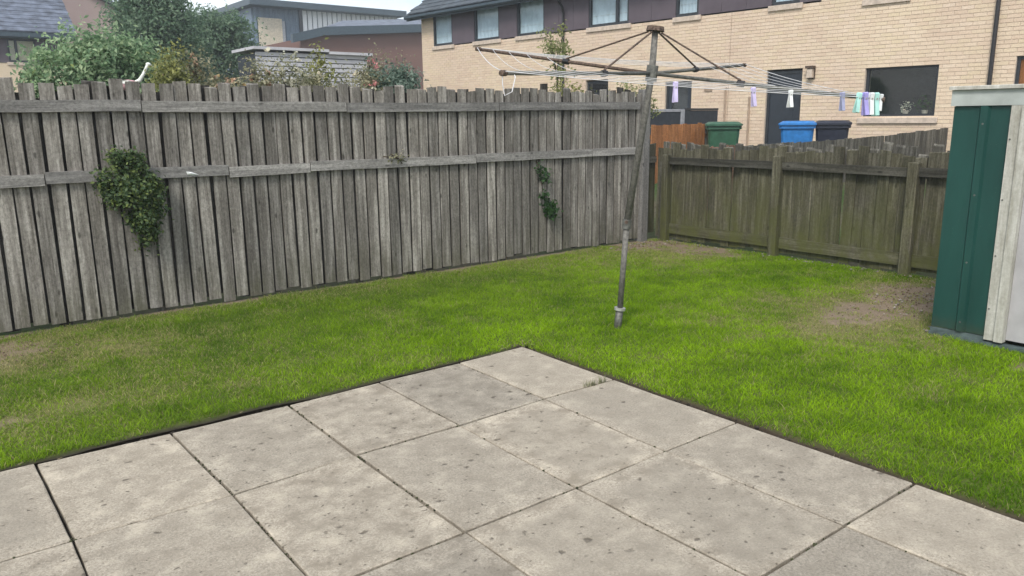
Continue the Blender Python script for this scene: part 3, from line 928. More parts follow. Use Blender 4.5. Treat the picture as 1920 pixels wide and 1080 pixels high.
# boundary fence between the neighbours' gardens, climbing to the house
bf = thing("boundary_fence", "long low grey paling fence climbing behind the mossy fence to the brick house", "fence", (12, 6.98, gz(12, 6.98)))
bg = [board_mesh("board", M['dimfence'], 0.102, 1.0 + random.uniform(-.008, .008), 0.018, 2, 0, 0.004) for _ in range(7)]
br = [board_mesh("board", M['redwood'], 0.095, 1.0 + random.uniform(-.03, .03), 0.018, 2, 0, 0.02) for _ in range(4)]
x = 7.98
while x < 16.3:
    top = float(np.interp(x, [7.9, 8.5, 10.3, 12.5, 14.2, 15.0, 16.4], [1.10, 1.13, 1.145, 1.165, 1.205, 1.25, 1.30]))
    me = random.choice(br if x < 9.6 else bg)
    put("board", me, bf, (x, 6.97 + random.gauss(0, .004), top - 1.0 + random.gauss(0, .004)), rz=random.gauss(0, .03), ry=random.gauss(0, .006))
    x += 0.113 + random.gauss(0, 0.003)
for a, b in ((7.95, 10.3), (10.3, 12.5), (12.5, 14.2), (14.2, 16.2)):
    za, zb = [float(np.interp(q, [7.9, 10.3, 12.5, 14.2, 16.4], [1.10, 1.145, 1.165, 1.205, 1.30])) - 0.16 for q in (a, b)]
    rail_mesh_obj("rail", M['rail'], (a, 7.0, za), (b - .01, 7.0, zb), 0.08, 0.034, bf)
for xx in (10.3, 12.5, 14.2):
    MB().cbox(xx - .045, xx + .045, 7.02, 7.11, gz(xx, 7) - .1, 1.12, ).build("post", M['fence'], bf)

# orange stained fence in the neighbour's garden
of = thing("orange_fence", "orange brown stained board fence left of the green wheelie bin", "fence", (11.4, 9.5, gz(11.4, 9.5)))
ov = [board_mesh("board", M['orangewood'], 0.10, 1.06, 0.018, 2, 0, 0.006) for _ in range(5)]
x = 10.62
while x < 12.1:
    put("board", random.choice(ov), of, (x, 9.5 + random.gauss(0, .003), 0.36 + random.gauss(0, .008)), rz=random.gauss(0, .03))
    x += 0.106
for z in (0.62, 1.22):
    rail_mesh_obj("rail", M['orangewood'], (10.56, 9.53, z), (12.1, 9.53, z), 0.07, 0.034, of)
MB().cbox(12.11, 12.21, 9.46, 9.56, 0.3, 1.40).build("post", M['darkrail'], of)

# charcoal panel fence behind it
cf = thing("panel_fence", "dark charcoal panel fence with pale post behind the orange boards", "fence", (13.2, 11.0, gz(13.2, 11)))
MB().cbox(11.6, 13.13, 11.0, 11.04, 0.5, 1.66).build("panel", M['charcoal'], cf)
MB().cbox(13.24, 14.38, 11.0, 11.04, 0.5, 1.69).build("panel", M['charcoal'], cf)
MB().cbox(13.135, 13.235, 10.97, 11.07, 0.4, 1.71).build("post", M['greypost'], cf)
MB().cbox(11.6, 13.13, 10.985, 11.055, 1.663, 1.715).build("capping_rail", M['greypost'], cf)
MB().cbox(13.24, 14.38, 10.985, 11.055, 1.693, 1.735).build("capping_rail", M['frame'], cf)

# ------------------------------------------------------------------ brick terrace house
TH = math.radians(5)
HM = Matrix(((-math.sin(TH), -math.cos(TH), 0, 16), (math.cos(TH), -math.sin(TH), 0, 10.2), (0, 0, 1, 0), (0, 0, 0, 1)))
# house coordinates: x = distance along the front (away from the camera), y = out of the front, z = up
house = thing("brick_terrace", "long buff brick terrace with dark upper cladding behind the rotary airer", "house", HM @ Vector((2, 0, 0.42)))
def HB(): return MB(HM)
S0, S1, ZB, ZC, ZE = -9.0, 13.69, 0.40, 3.95, 5.02
openings = [(-2.97, -1.55, 1.50, 2.52), (-0.17, 0.68, 0.40, 2.54), (2.70, 3.49, 0.40, 2.40), (5.38, 6.19, 1.50, 2.54), (-5.25, -4.28, 0.40, 2.58),
            (-2.25, -1.46, 3.86, 5.2), (-6.6, -5.6, 3.86, 5.2)]
wall, bricks = HB(), HB()
bpiece = []                                    # full bricks: (distance to camera, s, z)
course = 0
z = ZB
full = []
while z < ZE - 0.01:
    z1 = min(z + 0.075, ZE)
    if z < ZC - 0.03: spans = [(S0, S1)]
    else: spans = [(S0, -0.49), (13.02, S1)]
    for o in openings:
        if o[2] < (z + z1) / 2 < o[3]:
            ns = []
            for a, b in spans:
                if o[1] <= a or o[0] >= b: ns.append((a, b)); continue
                if o[0] > a: ns.append((a, o[0]))
                if o[1] < b: ns.append((o[1], b))
            spans = ns
    for a, b in spans:
        wall.box(a, b, -0.30, -0.009, z, z1)
        s = S0 - (0.1125 if course % 2 else 0)
        while s < b:
            l, r = max(s, a), min(s + 0.225, b)
            if r - l > 0.03:
                if l == s and r == s + 0.225:
                    full.append((s, z))
                else:
                    bricks.box(l + .005, r - .005, -0.03, 0, z + .005, z + .070)
            s += 0.225
    z += 0.075
    course += 1
full.sort(key=lambda q: (HM @ Vector((q[0], 0, q[1])) - Vector((0, 0, 1.57))).length if q[0] > -4.6 and 1.1 < q[1] < 4.15 else 999)
one = None
for s, zz in full[:300]:
    c = HM @ Vector((s + .1125, -0.015, zz + .0375))
    if one is None:
        one = MB(Matrix(HM.to_3x3().to_4x4())).box(-.1075, .1075, -.015, .015, -.0325, .0325).build("brick", M['brick'], house, origin=(0, 0, 0))
        one.location = c - W[house.name]
    else:
        inst(one, house, c)
for s, zz in full[300:]:
    bricks.box(s + .005, s + .22, -0.03 + random.uniform(-.002, .002), random.uniform(-.0015, .0015), zz + .005, zz + .070)
bo = bricks.build("brickwork", M['brick'], house); bo['kind'] = "stuff"
# flank and rear of the terrace close the volume
wall.box(S1 - 0.3, S1 - 0.005, -8, -0.30, ZB, ZE).box(S0, S0 + 0.3, -8, -0.30, ZB, ZE).box(S0 + .3, S1 - .3, -8, -7.7, ZB, ZE)
wall.box(-0.49, 13.02, -0.30, -0.09, ZC + 0.3, ZC + 0.302)
wall.build("wall", M['mortar'], house)

def window(s0, s1, z0, z1, lights=1, blind=True, sill=True, back=-0.075, parent=house, xf=HM, fw=0.06, sillmat=None, transom=None):
    f = MB(xf)
    f.box(s0, s0 + fw, back - .06, back, z0, z1).box(s1 - fw, s1, back - .06, back, z0, z1)
    f.box(s0 + fw, s1 - fw, back - .06, back - .001, z0, z0 + fw * 1.2).box(s0 + fw, s1 - fw, back - .06, back - .001, z1 - fw, z1)
    mids = []
    if lights == 2:
        mids = [s0 + (s1 - s0) * 0.30]
        f.box(mids[0] - .045, mids[0] + .045, back - .06, back - .002, z0 + fw * 1.2, z1 - fw)
    w = f.build("window", M['frame'], parent)
    edges = [s0 + fw] + [e for q in mids for e in (q - .045, q + .045)] + [s1 - fw]
    for k in range(0, len(edges), 2):
        MB(xf).box(edges[k], edges[k + 1], back - .035, back - .029, z0 + fw * 1.2, z1 - fw).build("pane", M['glass'], w)
    if blind:
        b = MB(xf)
        n = 24
        vs, fs = [], []
        for i in range(n + 1):
            t = s0 + .01 + (s1 - s0 - .02) * i / n
            yy = back - 0.10 + 0.012 * math.sin(i * 1.7)
            vs += [(t, yy, z0 + .02), (t, yy, z1 - .02)]
            if i: fs.append((2 * i - 2, 2 * i - 1, 2 * i + 1, 2 * i))
        b.add(vs, fs).build("net_curtain", M['blind'], w)
    r = MB(xf)
    D = -0.29 - (0.5 if not blind else 0)
    x0, x1, y0, y1, a, b = s0 - .02, s1 + .02, D, back - .062, z0 - .02, z1 + .02
    r.add([(x0, y0, a), (x1, y0, a), (x1, y0, b), (x0, y0, b), (x0, y1, a), (x1, y1, a), (x1, y1, b), (x0, y1, b)],
          [(0, 1, 2, 3), (0, 4, 5, 1), (1, 5, 6, 2), (2, 6, 7, 3), (3, 7, 4, 0)]).build("room_lining", M['room'], w)
    if sill:
        MB(xf).cbox(s0 - .08, s1 + .08, -0.12 if back < -.03 else -.1, 0.045, z0 - .115, z0 - .004, 0.008).build("sill", sillmat or M['sill'], w)
    return w

window(-2.97, -1.55, 1.50, 2.52, 1, False)
window(5.38, 6.19, 1.50, 2.54, 1, False)
window(-2.25, -1.46, 3.86, 5.02, 1, True)
window(-6.6, -5.6, 3.86, 5.02, 1, True)
upper = [(12.0, 13.02, 1), (9.72, 10.90, 1), (7.78, 8.93, 1), (4.70, 6.08, 2), (2.57, 3.23, 1), (-0.01, 0.65, 1)]
for a, b, n in upper:
    window(a, b, 3.96, 4.97, n, True, True, back=0.0)
# dark cladding between the upper windows
cl = sorted([-0.49] + [v for a, b, _ in upper for v in (a, b)] + [13.02])
for k in range(0, len(cl), 2):
    a, b = cl[k], cl[k + 1]
    if b - a < 0.05: continue
    n = max(1, round((b - a) / 0.62)); st = (b - a) / n
    for i in range(n):
        HB().box(a + st * i + .004, a + st * (i + 1) - .004, -0.05, 0.022, 3.955, ZE).build("cladding_panel", M['cladding'], house)
HB().box(-.48, 13.0, -.088, -.055, 3.96, ZE).build("cladding_backing", M['frame'], house) if False else None
# doors
def door(s0, s1, z1, mat, glazed=False):
    d = HB().box(s0, s0 + .06, -.14, -.06, .46, z1).box(s1 - .06, s1, -.14, -.06, .46, z1).box(s0 + .06, s1 - .06, -.14, -.061, z1 - .06, z1).build("door", M['frame'], house)
    if glazed:
        HB().box(s0 + .06, s1 - .06, -.12, -.08, .47, 1.2).box(s0 + .06, s0 + .16, -.12, -.08, 1.2, z1 - .06).box(s1 - .16, s1 - .06, -.12, -.08, 1.2, z1 - .06).build("door_leaf", mat, d)
        HB().box(s0 + .16, s1 - .16, -.105, -.098, 1.2, z1 - .06).build("pane", M['glass'], d)
        HB().box(s0 + .06, s1 - .06, -.28, -.27, .47, z1 - .06).build("room_lining", M['room'], d)
    else:
        HB().box(s0 + .06, s1 - .06, -.12, -.085, .47, z1 - .06).build("door_leaf", mat, d)
        w = (s1 - s0 - .12)
        for a, b in ((.62, 1.25), (1.42, 2.25)):
            HB().box(s0 + .06 + w * .2, s1 - .06 - w * .2, -.084, -.076, a, b).build("door_panel", mat, d)
    HB().path([(s0 + .11, -.075, 1.42), (s0 + .11, -.03, 1.42), (s0 + .23, -.03, 1.42)], .012, 6).build("handle", M['alu'], d)
    HB().box(s0 - .05, s1 + .05, -.14, .25, .40, .455).build("doorstep", M['sill'], d)
door(-0.17, 0.68, 2.54, M['darkdoor'])
door(2.70, 3.49, 2.40, M['darkdoor'], True)
door(-5.25, -4.28, 2.58, M['brownwood'])
# eaves
gt = HB()
pr = [(0.0, 0.0), (0.0, -.07), (.03, -.105), (.08, -.105), (.11, -.07), (.11, 0), (.10, 0), (.10, -.065), (.075, -.095), (.035, -.095), (.01, -.065), (.01, 0)]
n = len(pr)
gt.add([(s, .36 + p, 4.985 + q) for s in (S0, 14.05) for p, q in pr], [(k, (k + 1) % n, n + (k + 1) % n, n + k) for k in range(n)] + [tuple(range(n)), tuple(range(2 * n - 1, n - 1, -1))])
gt.build("gutter", M['gutter'], house)
HB().box(S0, 14.05, .32, .355, 4.83, 5.03).build("fascia_board", M['gutter'], house)
HB().box(S0, 14.05, -.02, .318, 5.024, 5.05).build("soffit", M['frame'], house)
def tiled_roof(xf, parent, s0, s1, y_eave, z_eave, y_ridge, pitch, mat, tw=0.33, gauge=0.30, both=True):
    """two slopes of overlapping tile courses"""
    sl = HMB = MB(xf)
    rise = math.tan(pitch)
    zr = z_eave + abs(y_ridge - y_eave) * rise
    yb = 2 * y_ridge - y_eave
    sl.add([(s0, y_eave, z_eave - .06), (s1, y_eave, z_eave - .06), (s1, y_ridge, zr - .06), (s0, y_ridge, zr - .06), (s0, yb, z_eave - .06), (s1, yb, z_eave - .06)],
           [(0, 1, 2, 3), (3, 2, 5, 4), (0, 3, 4), (1, 5, 2), (0, 4, 5, 1)])
    r = sl.build("roof", mat, parent)
    t = MB(xf)
    L = abs(y_ridge - y_eave) / math.cos(pitch)
    dirn = 1 if y_ridge > y_eave else -1
    nc = int(L / gauge)
    nt = int((s1 - s0) / tw)
    for sgn, y0 in ((dirn, y_eave), (-dirn, yb)) if both else ((dirn, y_eave),):
        for c in range(nc):
            d0, d1 = c * gauge - .03, (c + 1) * gauge + .03
            ya, za = y0 + sgn * d0 * math.cos(pitch), z_eave + d0 * math.sin(pitch)
            yc, zc = y0 + sgn * d1 * math.cos(pitch), z_eave + d1 * math.sin(pitch)
            for k in range(nt):
                a = s0 + tw * k + (tw / 2 if c % 2 else 0); b = min(a + tw - .006, s1)
                if b - a < .03: continue
                j = random.uniform(-.004, .006)
                t.add([(a, ya, za + j), (b, ya, za + j), (b, yc, zc - .028), (a, yc, zc - .028), (a, ya, za - .03 + j), (b, ya, za - .03 + j)],
                      [(0, 1, 2, 3), (0, 4, 5, 1)])
    o = t.build("roof_tiles", mat, r); o['kind'] = "stuff"
    MB(xf).path([(s0, y_ridge, zr), (s1, y_ridge, zr)], .1, 6).build("ridge_tile", mat, r)
    return r
tiled_roof(HM, house, S0 - .2, 14.1, .40, 5.07, -3.9, math.radians(33), M['darkslate'])
HB().path([(7.0, .4, 4.90), (7.0, .12, 4.6), (7.0, .065, 4.45), (7.0, .065, .45)], .036, 8).build("downpipe", M['pipe'], house)
HB().path([(-3.9, .42, 4.95), (-3.9, .12, 4.65), (-3.9, .065, 4.5), (-3.9, .065, .45)], .040, 8).build("downpipe", M['pipe'], house)
HB().path([(1.08, .03, 2.0), (1.08, .03, .45)], .022, 6).build("waste_pipe", M['greypipe'], house)
HB().path([(1.72, -.01, 2.22), (1.72, .04, 2.22), (1.72, .04, .45)], .025, 6).build("waste_pipe", M['greypipe'], house)
HB().box(1.655, 1.665, .001, .004, .5, 3.94).build("expansion_joint", M['greypipe'], house)
HB().box(2.1, 2.32, .001, .02, 2.16, 2.22).build("air_vent", M['greypipe'], house)
lw = HB().box(-.47, -.31, .001, .03, 2.34, 2.60).box(-.48, -.30, .03, .15, 2.555, 2.61).build("wall_light", M['rust'], house)
HB().cbox(-.455, -.325, .031, .13, 2.36, 2.55, .01).build("lamp_glass", M['sill'], lw)

# things on the kitchen window sill
def pot_plant(name, s, label, leafmat, n, sc):
    base = HM @ Vector((s, -0.2, 1.52))
    t = thing(name, label, "pot plant", base)
    MB().path([base + Vector((0, 0, 0)), base + Vector((0, 0, .12))], [.045, .06], 10).build("pot", M['sill'], t)
    c = base + Vector((0, 0, .12 + sc * .6))
    P = np.array(c) + rng.normal(0, 1, (n, 3)) * np.array([sc, sc, sc * .8]) * .5
    V, F = leaf_arrays(P, np.full(n, .05), np.array(c))
    np_mesh("leaves", V, F, leafmat, t, origin=c)

def leaf_arrays(P, size, centre, flat=0.4, aspect=0.5, droop=0.0):
    """one pointed, folded leaf per point; facing out from the crown's centre with a lot of scatter"""
    n = len(P)
    out = P - centre
    out = out / (np.linalg.norm(out, axis=1)[:, None] + 1e-6)
    nr = out * 0.7 + rng.normal(0, 0.8, (n, 3)) + np.array([0, 0, flat])
    nr /= np.linalg.norm(nr, axis=1)[:, None]
    t = rng.normal(0, 1, (n, 3)) - np.array([0, 0, droop])
    t -= nr * (t * nr).sum(1)[:, None]
    t /= np.linalg.norm(t, axis=1)[:, None]
    b = np.cross(nr, t)
    s = (size * rng.uniform(0.6, 1.25, n))[:, None]
    V = np.zeros((n, 4, 3))
    V[:, 0] = P - t * s * .5
    V[:, 1] = P + b * s * aspect * .5 + nr * s * .10
    V[:, 2] = P + t * s * .5 - nr * s * .08
    V[:, 3] = P - b * s * aspect * .5 + nr * s * .10
    base = np.arange(n)[:, None] * 4
    F = np.concatenate([base + np.array([0, 1, 2]), base + np.array([0, 2, 3])])
    return V.reshape(-1, 3), F

pot_plant("flower_pot", -2.35, "pale flowering pot plant inside the kitchen window", M['creampetal'], 60, .13)
pot_plant("leafy_pot", -2.72, "dark green leafy pot plant inside the kitchen window", M['leaf_fresh'], 110, .2)

# ------------------------------------------------------------------ wheelie bins
def wheelie_bin(loc, rz, body_m, lid_m, label):
    x, y = loc
    z = gz(x, y)
    root = thing("wheelie_bin", label, "bin", (x, y, z), "wheelie bins in the neighbour's garden")
    o = Vector((x, y, z))
    rot = Matrix.Rotation(rz, 4, 'Z')
    X = Matrix.Translation(o) @ rot
    b = MB(X)
    w0, d0, w1, d1, h = .22, .25, .285, .34, .94
    ring = lambda w, d, zz, c=.04: [(-w + c, -d, zz), (w - c, -d, zz), (w, -d + c, zz), (w, d - c, zz), (w - c, d, zz), (-w + c, d, zz), (-w, d - c, zz), (-w, -d + c, zz)]
    vs = ring(w0, d0, .06) + ring(w1 - .01, d1 - .01, h - .06) + ring(w1 + .02, d1 + .02, h - .055) + ring(w1 + .02, d1 + .02, h)
    fs = [tuple(range(7, -1, -1))]
    for l in range(3):
        for k in range(8):
            j = (k + 1) % 8
            fs.append((8 * l + k, 8 * l + j, 8 * l + 8 + j, 8 * l + 8 + k))
    fs.append(tuple(range(24, 32)))
    b.add(vs, fs).build("body", body_m, root)
    l = MB(X)
    vs = ring(w1 + .035, d1 + .05, h + .004) + ring(w1 + .035, d1 + .05, h + .035) + ring(w1 - .03, d1 - .03, h + .075, .08)
    fs = [tuple(range(7, -1, -1))]
    for q in range(2):
        for k in range(8):
            j = (k + 1) % 8
            fs.append((8 * q + k, 8 * q + j, 8 * q + 8 + j, 8 * q + 8 + k))
    fs.append(tuple(range(16, 24)))
    l.add(vs, fs).build("lid", lid_m, root)
    MB(X).path([(-w1, d1 + .03, h - .02), (-w1, d1 + .11, h), (w1, d1 + .11, h), (w1, d1 + .03, h - .02)], .016, 6).build("handle", body_m, root)
    for s in (-1, 1):
        MB(X).path([(s * (w0 - .0), d0 - .03, .1), (s * (w0 + .06), d0 - .03, .1)], .1, 14).build("wheel", M['blackplastic'], root)
wheelie_bin((12.0, 9.05), math.radians(-50), M['greenbin'], M['greenbin'], "dark green wheelie bin beside the orange fence")
wheelie_bin((13.0, 8.16), math.radians(-60), M['bluebin'], M['bluebin'], "bright blue wheelie bin in front of the dark back door")
wheelie_bin((13.55, 7.80), math.radians(-62), M['blackbin'], M['blackbin'], "black wheelie bin under the kitchen window next to the blue one")

# ------------------------------------------------------------------ metal shed
shed = thing("metal_shed", "dark green metal shed with pale trim at the right edge of the lawn", "shed", (6.6, 1.5, 0))
SX, SY0, SY1, SD = 5.825, 0.55, 2.462, 1.5
def ribbed(y0, y1, ribs, x, z0, z1, th=.012):
    """pressed steel sheet: flats with raised ribs, seen from -X"""
    prof = [(y0, 0)]
    for r in ribs: prof += [(r - .035, 0), (r - .022, .02), (r + .022, .02), (r + .035, 0)]
    prof.append((y1, 0))
    n = len(prof)
    vs = [(x - o, y, z) for z in (z0, z1) for y, o in prof] + [(x + th, y, z) for z in (z0, z1) for y in (y0, y1)]
    fs = [(k, k + 1, n + k + 1, n + k) for k in range(n - 1)]
    b = 2 * n
    fs += [(b + 1, b, b + 2, b + 3), (b, 0, n, b + 2), (n - 1, b + 1, b + 3, 2 * n - 1)]
    return MB().add(vs, fs)
ribbed(2.10, SY1, [2.262], SX, .05, 1.617).build("front_panel", M['greenshed'], shed)
MB().box(SX + .015, SX + SD, SY1 - .012, SY1, .05, 1.66).build("end_panel", M['greenshed'], shed)
MB().box(SX + .015, SX + SD, SY0, SY0 + .012, .05, 1.66).build("end_panel", M['greenshed'], shed)
MB().box(SX + SD, SX + SD + .012, SY0, SY1, .05, 1.66).build("rear_panel", M['greenshed'], shed)
jm = MB()
jm.add([(SX - .022, 2.098, .03), (SX - .022, 2.035, .03), (SX - .040, 2.030, .03), (SX - .040, 1.975, .03), (SX + .02, 1.975, .03), (SX + .02, 2.098, .03)] +
       [(SX - .022, 2.098, 1.618), (SX - .022, 2.035, 1.618), (SX - .040, 2.030, 1.618), (SX - .040, 1.975, 1.618), (SX + .02, 1.975, 1.618), (SX + .02, 2.098, 1.618)],
       [(k, (k + 1) % 6, 6 + (k + 1) % 6, 6 + k) for k in range(6)] + [(5, 4, 3, 2, 1, 0), (6, 7, 8, 9, 10, 11)])
jm.build("door_jamb", M['shedtrim'], shed)
MB().box(SX + .012, SX + .024, 1.25, 1.973, .045, 1.617).build("door", M['sheddoor'], shed)
MB().box(SX + .003, SX + .011, 1.60, 1.64, .05, 1.61).build("door", M['shedtrim'], shed)
MB().box(SX + .012, SX + .024, .56, 1.248, .045, 1.617).build("door", M['sheddoor'], shed)
MB().box(SX - .02, SX + .04, SY0, SY1 + .006, -.02, .014).box(SX - .008, SX + .01, 2.10, SY1 + .003, .015, .045).build("base_rail", M['shedbase'], shed)
MB().box(SX - .022, SX + .03, SY0 - .02, SY1 + .016, 1.620, 1.725).build("fascia", M['shedfascia'], shed)
MB().cbox(SX - .045, SX + .06, SY0 - .03, SY1 + .03, 1.727, 1.752, .004).build("roof_trim", M['shedtrim'], shed)
rf = MB()
ncor = 30
vs, fs = [], []
for k in range(ncor + 1):
    yy = SY0 - .02 + (SY1 - SY0 + .04) * k / ncor; d = .012 * (k % 2)
    vs += [(SX + .062, yy, 1.735 + d), (SX + SD + .06, yy, 1.68 + d)]
    if k: fs.append((2 * k - 2, 2 * k - 1, 2 * k + 1, 2 * k))
rf.add(vs, fs).build("roof", M['greenshed'], shed)
for zz in (.12, .55, 1.02, 1.5):
    MB().path([(SX - .024, 2.262, zz), (SX - .019, 2.262, zz)], .007, 6).build("screw", M['steel'], shed)
for zz in (.25, .62, 1.0, 1.4):
    MB().path([(SX - .026, 2.085, zz), (SX - .022, 2.085, zz)], .006, 6).build("screw", M['steel'], shed)

# ------------------------------------------------------------------ rotary clothes airer
P0 = Vector((4.194, 4.060, 0)); PJ = Vector((4.237, 4.027, .791)); PC = Vector((4.361, 3.930, 1.874)); PT = Vector((4.375, 3.919, 2.176))
air = thing("rotary_airer", "rusty rotary clothes airer with four arms leaning in the middle of the lawn", "clothes airer", P0)
def along(a, b, t): return a + (b - a) * t
ax0 = (PT - P0).normalized()
MB().path([P0 - ax0 * .05, P0 + ax0 * .13], .029, 10).build("ground_socket", M['steel'], air, smooth=True)
MB().path([P0 + ax0 * .13, P0 + ax0 * .15], .043, 12).build("socket_collar", M['alu'], air)
MB().path([P0 + ax0 * .15, PJ], .0225, 12).build("lower_pole", M['polesteel'], air, smooth=True)
MB().path([PJ - ax0 * .035, PJ + ax0 * .035], .034, 12).build("pole_clamp", M['steel'], air)
kn = MB().path([PJ + ax0 * .02, PJ + ax0 * .02 + Vector((-.04, -.03, 0))], .013, 8).build("clamp_knob", M['rust'], air)
MB().path([PJ, PC, PT], [.0265, .0245, .022], 12).build("upper_pole", M['polesteel'], air, smooth=True)
MB().path([PC - ax0 * .055, PC + ax0 * .055], .042, 12).build("arm_hub", M['steel'], air)
MB().path([PT - ax0 * .012, PT + ax0 * .02], [.066, .06], 14).build("top_cap", M['rust'], air)
tips = {'A': Vector((3.851, 5.356, 2.124)), 'B': Vector((2.696, 3.518, 1.815)), 'C': Vector((6.024, 4.345, 2.007)), 'D': Vector((4.885, 2.494, 1.659))}
jnt = {'A': .46, 'B': .38, 'C': .42, 'D': .42}
arms = {}
for k, tip in tips.items():
    root = PC + (tip - PC).normalized() * .03
    arm = MB().path([root, tip], .0125, 8).build("arm", M['rust' if k == 'A' else 'steel'], air, smooth=True)
    MB().path([tip - (tip - PC).normalized() * .03, tip + (tip - PC).normalized() * .012], .017, 8).build("arm_tip", M['rust'], arm)
    j = along(PC, tip, jnt[k])
    MB().path([j - (tip - PC).normalized() * .025, j + (tip - PC).normalized() * .025], .021, 8).build("arm_clip", M['blackplastic'], arm)
    side = (j - PC).normalized() * .05
    MB().path([PT + side - ax0 * .02, j + Vector((0, 0, .02))], .0068, 6).build("strut", M['rust'], air)
order = 'ABDC'
for r in (1.0, .90, .80, .69, .57):
    pts = []
    for q in range(4):
        a, b = along(PC, tips[order[q]], r), along(PC, tips[order[(q + 1) % 4]], r)
        for i in range(8):
            t = i / 8
            pts.append(along(a, b, t) - Vector((0, 0, .05 * r * 4 * t * (1 - t) * (.6 if q != 1 else .35))) + Vector((0, 0, .012)))
    pts.append(pts[0])
    MB().path(pts, .0026 if r == 1.0 else .0017, 5, False).build("washing_line", M['cord'], air)
B_ = tips['B']
MB().path([B_, B_ + Vector((.0, .0, -.06)), B_ + Vector((.01, -.005, -.12)), B_ + Vector((.05, -.02, -.10)), B_ + Vector((.09, -.0, -.02)), along(B_, PC, .06)], .003, 5, False).build("loose_cord", M['cord'], air)

# pegs hanging on the front line (between the arms B and D)
def line_pt(t, r=1.0, pair='BD', sag=.35):
    a, b = along(PC, tips[pair[0]], r), along(PC, tips[pair[1]], r)
    return along(a, b, t) - Vector((0, 0, .05 * r * 4 * t * (1 - t) * sag)) + Vector((0, 0, .012)), (b - a).normalized()
def peg(p, d, mat, label, size=1.0, tilt=0.0, spread=0.011):
    root = thing("clothes_peg", label, "clothes peg", p, "pegs on the washing line")
    n = Vector((-d.y, d.x, 0)).normalized()
    X = Matrix((( n.x, d.x, 0, p.x), (n.y, d.y, 0, p.y), (0, 0, 1, p.z), (0, 0, 0, 1))) @ Matrix.Rotation(tilt, 4, 'X') @ Matrix.Scale(size, 4)
    for s in (-1, 1):
        m = MB(X)
        w = .009
        pr = [(s * .004, .020), (s * .011, .016), (s * .007, -.012), (s * (spread + .006), -.072), (s * spread, -.074), (s * .003, -.016)]
        vs = [(x, y, z) for y in (-w, w) for x, z in pr]
        k = len(pr)
        m.add(vs, [tuple(range(k)), tuple(range(2 * k - 1, k - 1, -1))] + [(i, k + i, k + (i + 1) % k, (i + 1) % k) for i in range(k)])
        m.build("peg_half", mat, root)
    MB(X).path([(-.009, 0, -.006), (.009, 0, -.006)], .0042, 6).build("spring", M['alu'], root)
pegs = [(.425, 1, 'lilac', "single pale lilac peg nearest the airer pole", 1.25, 0),
        (.632, 1, 'lilac', "lilac blue peg hanging left of the dark back door", 1.2, .1),
        (.735, 1, 'whiteplastic', "pale white peg with splayed legs against the dark door", 1.1, 0),
        (.882, 1, 'greyblueplastic', "grey blue peg alone to the left of the peg cluster", 1.2, .05),
        (.930, 1, 'teal', "pale teal peg at the left of the cluster by the kitchen window", 1.3, -.15),
        (.948, 1, 'violet', "violet peg inside the cluster by the kitchen window", 1.5, .1),
        (.966, 1, 'whiteplastic', "white peg between the violet and teal ones in the cluster", 1.45, 0),
        (.980, 1, 'teal', "bright teal peg near the arm tip in the cluster", 1.5, .05),
        (.994, 1, 'whiteplastic', "small white peg on the tip of the airer arm", 1.1, -.1)]
for t, r, c, lab, sz, ti in pegs:
    p, d = line_pt(t, r)
    peg(p, d, M[c], lab, sz, ti, .016 if 'splayed' in lab else .009)

# ------------------------------------------------------------------ plants
def foliage_points(blobs, n, clump=0.16, nclump=60, shell=0.55):
    """leaf positions gathered in clumps spread through a set of ellipsoids"""
    vol = np.array([b[3] * b[4] * b[5] for b in blobs]); vol = vol / vol.sum()
    pts = []
    for b, v in zip(blobs, vol):
        nc = max(6, int(nclump * v))
        d = rng.normal(0, 1, (nc, 3)); d /= np.linalg.norm(d, axis=1)[:, None]
        rr = (shell + (1 - shell) * rng.random(nc)) ** 0.8
        c = np.array(b[:3]) + d * rr[:, None] * np.array(b[3:6])
        k = int(n * v)
        w = rng.random(nc) + 0.3; w /= w.sum()
        own = rng.choice(nc, k, p=w)
        sz = clump * rng.uniform(.6, 1.4, nc)
        pts.append(c[own] + rng.normal(0, 1, (k, 3)) * sz[own][:, None])
    return np.concatenate(pts)

def limbs(m, base, blobs, r):
    base = Vector(base)
    for b in blobs:
        c = Vector(b[:3])
        mid = along(base, c, .5) + Vector((random.uniform(-.1, .1), random.uniform(-.1, .1), .1)) * (c - base).length * .3
        m.path([base, mid, c], [r, r * .6, r * .25], 6)
        for _ in range(4):
            e = c + Vector((random.uniform(-1, 1) * b[3], random.uniform(-1, 1) * b[4], random.uniform(-.4, 1) * b[5])) * .8
            m.path([along(mid, c, random.uniform(.3, 1)), e], [r * .3, r * .08], 5)

def plant(name, label, cat, loc, blobs, n, leaf, mat, clump=.14, nclump=60, group=None, crown="crown", stem="trunk", r=.05, aspect=.5, blooms=None, flat=.4, shell=.5):
    x, y = loc
    z = gz(x, y) - .03
    root = thing(name, label, cat, (x, y, z), group)
    bl = [(x + b[0], y + b[1], b[2], b[3], b[4], b[5]) for b in blobs]
    P = foliage_points(bl, n, clump, nclump, shell)
    c = np.mean([b[:3] for b in bl], 0)
    V, F = leaf_arrays(P, np.full(len(P), leaf), c, flat, aspect)
    np_mesh(crown, V, F, mat, root, origin=tuple(c))
    m = MB()
    top = min(b[2] - b[5] * .6 for b in bl)
    fork = Vector((x, y, max(z + .25, top)))
    m.path([(x, y, z - .05), fork], [r * 1.3, r], 8)
    limbs(m, fork, bl, r * .7)
    m.build(stem, M['bark'], root)
    if blooms:
        bm_, bn, bs = blooms
        k = rng.choice(len(P), bn)
        nb = 7
        C = P[k] + rng.normal(0, .02, (bn, 3))
        Q = np.repeat(C, nb, 0) + rng.normal(0, bs * .35, (bn * nb, 3))
        V, F = leaf_arrays(Q, np.full(len(Q), bs), c, .3, .9)
        np_mesh("blossom", V, F, bm_, root, origin=tuple(c))
    return root

